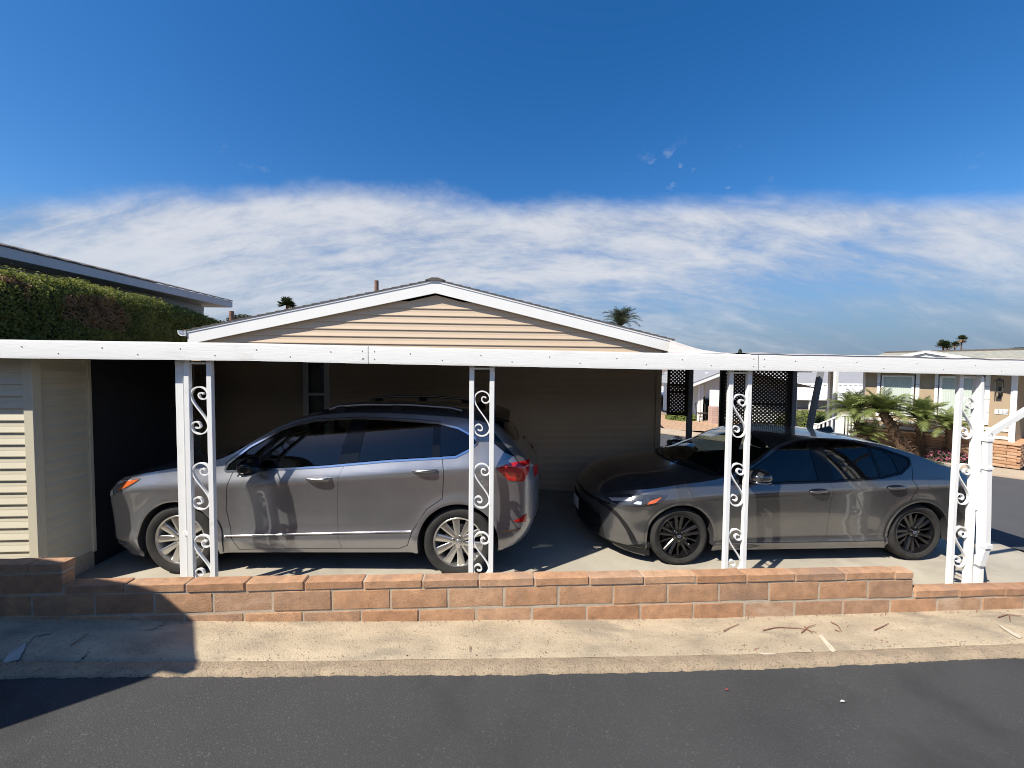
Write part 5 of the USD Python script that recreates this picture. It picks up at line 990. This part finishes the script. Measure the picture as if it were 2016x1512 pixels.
for r_ in range(9):
    for k in range(2): part(wa, 'pier_brick', bx(pk[0]-.24+k*.24+.004, pk[0]-.004+k*.24, 17.05, 17.4, -.62+r_*.10+.004, -.62+(r_+1)*.10-.004), M['pink_brick'] if 'pink_brick' in M else M.setdefault('pink_brick', mat('pink_brick', (.48, .33, .28), .9, var=.15, scale=9)))
part(wa, 'pier_top', bx(pk[0]-.22, pk[0]+.10, 17.1, 17.35, .285, 1.0), M['white'])
for px in (1375.5, 1380.8):
    q = at(px, 800, 18.0); part(wa, 'porch_post', bx(q[0]-.05, q[0]+.05, q[1]-.05, q[1]+.05, -.6, 1.2), M['white'])
cw = world_thing('far_carport', 'low white carport roof with a dark interior beyond the white gable house', 'carport', (10, 27, -1))
part(cw, 'roof', corr(8, 15.5, 24.5, 26.5, .25, .75, .4), M['corr']); part(cw, 'fascia_board', bx(8, 15.5, 24.4, 24.5, .18, .30), M['rust']); part(cw, 'back_wall', bx(8, 15.5, 26.6, 26.8, -1, .7), M['dark_wood'])
for nm, lb, ct, px, py, Y, rx, rz, m, sd in (('garden_bush', 'low yellow green bush behind the paved drive', 'bush', 1342, 828, 18.6, .75, .45, 'bush', 71), ('garden_bush', 'grey green prickly bush against the far carport', 'bush', 1392, 812, 18.6, .42, .75, 'shrub', 72), ('garden_bush', 'green bush on the slope above the white gable house', 'bush', 1374, 738, 40, 1.5, 1.2, 'bush', 73)):
    q = at(px, py, Y); o = world_thing(nm, lb, ct, (q[0], q[1], q[2]-rz)); mound(o, tuple(q), rx, rx, rz, 1200, .06*max(1, Y/25), M[m], sd)
ch = world_thing('garden_chair', 'dark wire garden chair on the paved drive beside the white posts', 'chair', (*at(1383, 832, 17.8)[:2], -.5)); q = at(1383, 832, 17.8); q[2] = -.5; DM = M['dark_wood']
for a in (-.2, .2):
    for b in (-.2, .2): part(ch, 'leg', bar(q+np.array([a*1.2, b, 0]), q+np.array([a, b, .42]), .025, .025), DM)
part(ch, 'seat', cat([bar(q+np.array([-.22, b, .42]), q+np.array([.22, b, .42]), .02, .02) for b in np.linspace(-.2, .2, 6)]), DM); part(ch, 'backrest', cat([bar(q+np.array([a, .2, .42]), q+np.array([a*1.1, .28, .85]), .02, .02) for a in np.linspace(-.2, .2, 5)]+[bar(q+np.array([-.23, .28, .85]), q+np.array([.23, .28, .85]), .025, .025)]), DM)

# ---------------------------------------------------------------- skyline
q = at(565, 605, 45); feather = None
fan_palm('small round headed palm behind the left roof slope', (q[0], 45, -.6), q[2]+.6+.3, 1.0, 81, False, 'distant palms')
q = at(1222, 634, 22); feather_palm('upright feather palm behind the right roof slope', (q[0], q[1], -.6), (q[0], q[1], q[2]-.25), 1.5, 44, 82, .18, None, 24, (.55, 1.56), 'frond_far', .30)
fan_palm('left and widest of the skyline palms, shaggy skirt of dry leaves', (*at(1857.5, 680, 78)[:2], -.6), at(1858, 681, 78)[2]+.6, 1.35, 83, True); fan_palm('middle palm of the skyline group at the right', (*at(1880, 680, 80)[:2], -.6), at(1880, 679, 80)[2]+.6, .85, 84, True); fan_palm('tallest skyline palm with a bare trunk', (*at(1893.5, 668, 80)[:2], -.6), at(1893.5, 668, 80)[2]+.6, .95, 85, True)
hb = world_thing('hilltop_tree', 'round green tree top behind the speckled roof at the right edge', 'tree', (*at(2010, 690, 60)[:2], -.6)); q = at(2012, 697, 60); part(hb, 'trunk', tube([(q[0], q[1], -.6), (q[0], q[1], q[2])], [.3, .2], 8), M['trunk']); mound(hb, tuple(q), 2.6, 2.2, 1.0, 2600, .14, M['shrub'], 91, True, 'crown', -1)
hb = world_thing('skyline_bush', 'green bush top behind the hedge end and the left roof slope', 'bush', (*at(482, 630, 20)[:2], -.6)); q = at(482, 632, 20); mound(hb, tuple(q), .75, .7, .28, 900, .06, M['shrub'], 92, True); part(hb, 'stem', tube([(q[0], q[1], -.6), (q[0], q[1], q[2])], [.08, .05], 7), M['trunk'])
hb = world_thing('small_conifer', 'tiny dark conifer tip above the carport roof right of the gable', 'tree', (*at(1457, 690, 40)[:2], -.6)); q = at(1457, 694, 40); part(hb, 'trunk', tube([(q[0], q[1], -.6), (q[0], q[1], q[2])], [.1, .05], 7), M['trunk']); mound(hb, tuple(q), .17, .17, .36, 400, .05, M['shrub'], 93, True, 'crown', -1)

# ---------------------------------------------------------------- litter in the gutter
lit = []
g = np.random.default_rng(17)
def gz(p): q = np.asarray(p)-LOT0[:2]; S = q[0]*_c+q[1]*_s; n_ = -q[0]*_s+q[1]*_c; return float(base_z(S)+np.interp(n_, [a[0] for a in gp], [a[1] for a in gp]))+.008
def twig(px, r=.0035, name='dry_twig'):
    P = []
    for x, y in px: p = onz(x, y, -.06); P.append((p[0], p[1], gz(p[:2])+g.uniform(0, .006)))
    t = np.linspace(0, len(P)-1, 3*len(P)); P = np.array(P); C = np.c_[[np.interp(t, range(len(P)), P[:, k]) for k in range(3)]].T; return tube(C, np.linspace(r, r*.5, len(C)), 5)
M['twig'] = mat('dry_twig', (.20, .085, .05), .9, var=.3, scale=30)
for lb, pxs in (('forked dry twig against the wall at the far right of the gutter', [[(1966, 1206), (1984, 1200), (2014, 1203)], [(1988, 1201), (1990, 1213)]]), ('thick curled brown leaf stalk right of the middle of the gutter', [[(1722, 1231), (1738, 1224), (1750, 1218)]]), ('tangle of thin russet twigs left of the stalks', [[(1502, 1233), (1530, 1226), (1580, 1228), (1608, 1236)], [(1578, 1236), (1592, 1226), (1606, 1222)], [(1584, 1224), (1600, 1238)]]), ('bent russet stalk beside the tangle of twigs', [[(1636, 1216), (1650, 1222), (1658, 1234)], [(1644, 1230), (1654, 1234)]]), ('long thin stalk lying in the flow line at the right', [[(1922, 1264), (1940, 1267), (1958, 1264)]]), ('pale curved stem near the third post', [[(1424, 1236), (1438, 1228), (1455, 1221)]]), ('thin twig in the shaded left part of the gutter', [[(283, 1244), (304, 1237), (322, 1231)]]), ('small stick across the shaded flow line', [[(140, 1306), (160, 1292), (175, 1281)]]), ('short dark stick in the middle of the gutter', [[(925, 1276), (925, 1287)]])):
    p0 = onz(*pxs[0][0], -.06); o = world_thing('dry_twig', lb, 'twig', (p0[0], p0[1], gz(p0[:2])))
    for q in pxs: part(o, 'stalk', twig(q), M['twig'])
P_ = []
for k in range(420):
    S = g.uniform(-3.4, 4.2) if k % 3 else g.uniform(1.2, 4.2); n_ = g.choice([-.34, -.02, g.uniform(-.45, 0)])+g.normal(0, .012); p = lot(S, min(n_, -.012)); P_.append((p[0], p[1], gz(p[:2])-.001))
P_ = np.array(P_); struct('leaf_litter', leaves(P_, np.tile([0, 0, 1.], (len(P_), 1)), .0065, 19, .4, .35), M['twig'], kind='stuff', label='scattered crumbs of dry leaf lying in the concrete gutter', cat='litter')
M['red_leaf'] = mat('red_leaf', (.30, .05, .04), .6); M['pale_leaf'] = mat('pale_leaf', (.42, .42, .38), .7)
for lb, px, m, s in (('small red leaf on the asphalt', (1431, 1360), 'red_leaf', .012), ('pale dry leaf on the asphalt at the right', (1659, 1380), 'pale_leaf', .018)):
    p = onz(*px, -.12); q = p-LOT0; z = float(base_z(q[0]*_c+q[1]*_s))-.022; o = world_thing('fallen_leaf', lb, 'leaf', (p[0], p[1], z))
    part(o, 'leaf_blade', trimesh.Trimesh([(p[0]-s, p[1], z), (p[0], p[1]-s*.5, z+.004), (p[0]+s, p[1]+.003, z+.002), (p[0], p[1]+s*.5, z+.005)], [(0, 1, 2), (0, 2, 3)], process=False), M[m])

# ---------------------------------------------------------------- the other side of the road, behind the viewer
oh = world_thing('opposite_house', 'long brown mobile home on the other side of the road behind the viewer', 'house', (0, -8, 0))
M['brown_siding'] = mat('brown_siding', (.16, .125, .095), .7, var=.08, scale=4)
part(oh, 'wall', bx(-16, 16, -12, -8.2, -.2, 3.0), M['brown_siding']); part(oh, 'roof', prism([(-12.6, 3.0), (-7.6, 3.0), (-7.6, 3.12), (-10.1, 3.9), (-12.6, 3.12)], 'yz', -16.5, 16.5), M['shingle'])
for x in (-11, -6, 1.5, 7): part(oh, 'window', bx(x, x+1.4, -8.22, -8.17, 1.0, 2.2), M['black_gloss'])
oq = world_thing('opposite_hedge', 'clipped hedge in front of the brown mobile home behind the viewer', 'hedge', (0, -6.6, 0))
X, Y = np.meshgrid(np.linspace(-15, 15, 160), np.linspace(-7.6, -6.4, 9), indexing='ij')
g = np.random.default_rng(77); P_ = np.c_[g.uniform(-15, 15, 16000), np.full(16000, -6.4), g.uniform(-.1, 1.25, 16000)]; P_[8000:, 1] = g.uniform(-7.5, -6.4, 8000); P_[8000:, 2] = 1.25; P_ += (meshkit.fbm(P_*1.3, 3, 5)[:, None]-.5)*.3
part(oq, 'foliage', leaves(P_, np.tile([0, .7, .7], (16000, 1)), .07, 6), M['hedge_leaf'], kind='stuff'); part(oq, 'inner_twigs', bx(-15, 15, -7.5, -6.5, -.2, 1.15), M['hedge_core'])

kz = float(base_z(-4))-.03
mk = thing('mailbox_kiosk', 'small gabled mailbox kiosk beside the road left of the viewer, out of view', 'kiosk', (-3.72, 1.02, kz))
sk = lambda x, y: x-.78*y*(x > -1)                                             # its road end is set askew
part(mk, 'kiosk_wall', hull([(sk(x, y), y, z) for x in (-2.9, .14) for y in (.04, .50) for z in (0, 2.24)]), M['shed_siding'])
for a_, b_ in (((.23, 2.20), (-1.46, 2.58)), ((-1.46, 2.58), (-2.98, 2.20))): part(mk, 'kiosk_roof', hull([(sk(x, y), y, z+d) for x, z in (a_, b_) for y in (.0, .54) for d in (0, .08)]), M['shingle'])
for k in range(6):
    for j in range(3): part(mk, 'mailbox_door', bx(-2.6+k*.36, -2.27+k*.36, .50, .515, .75+j*.36, 1.08+j*.36, .004), M['grey_post'])
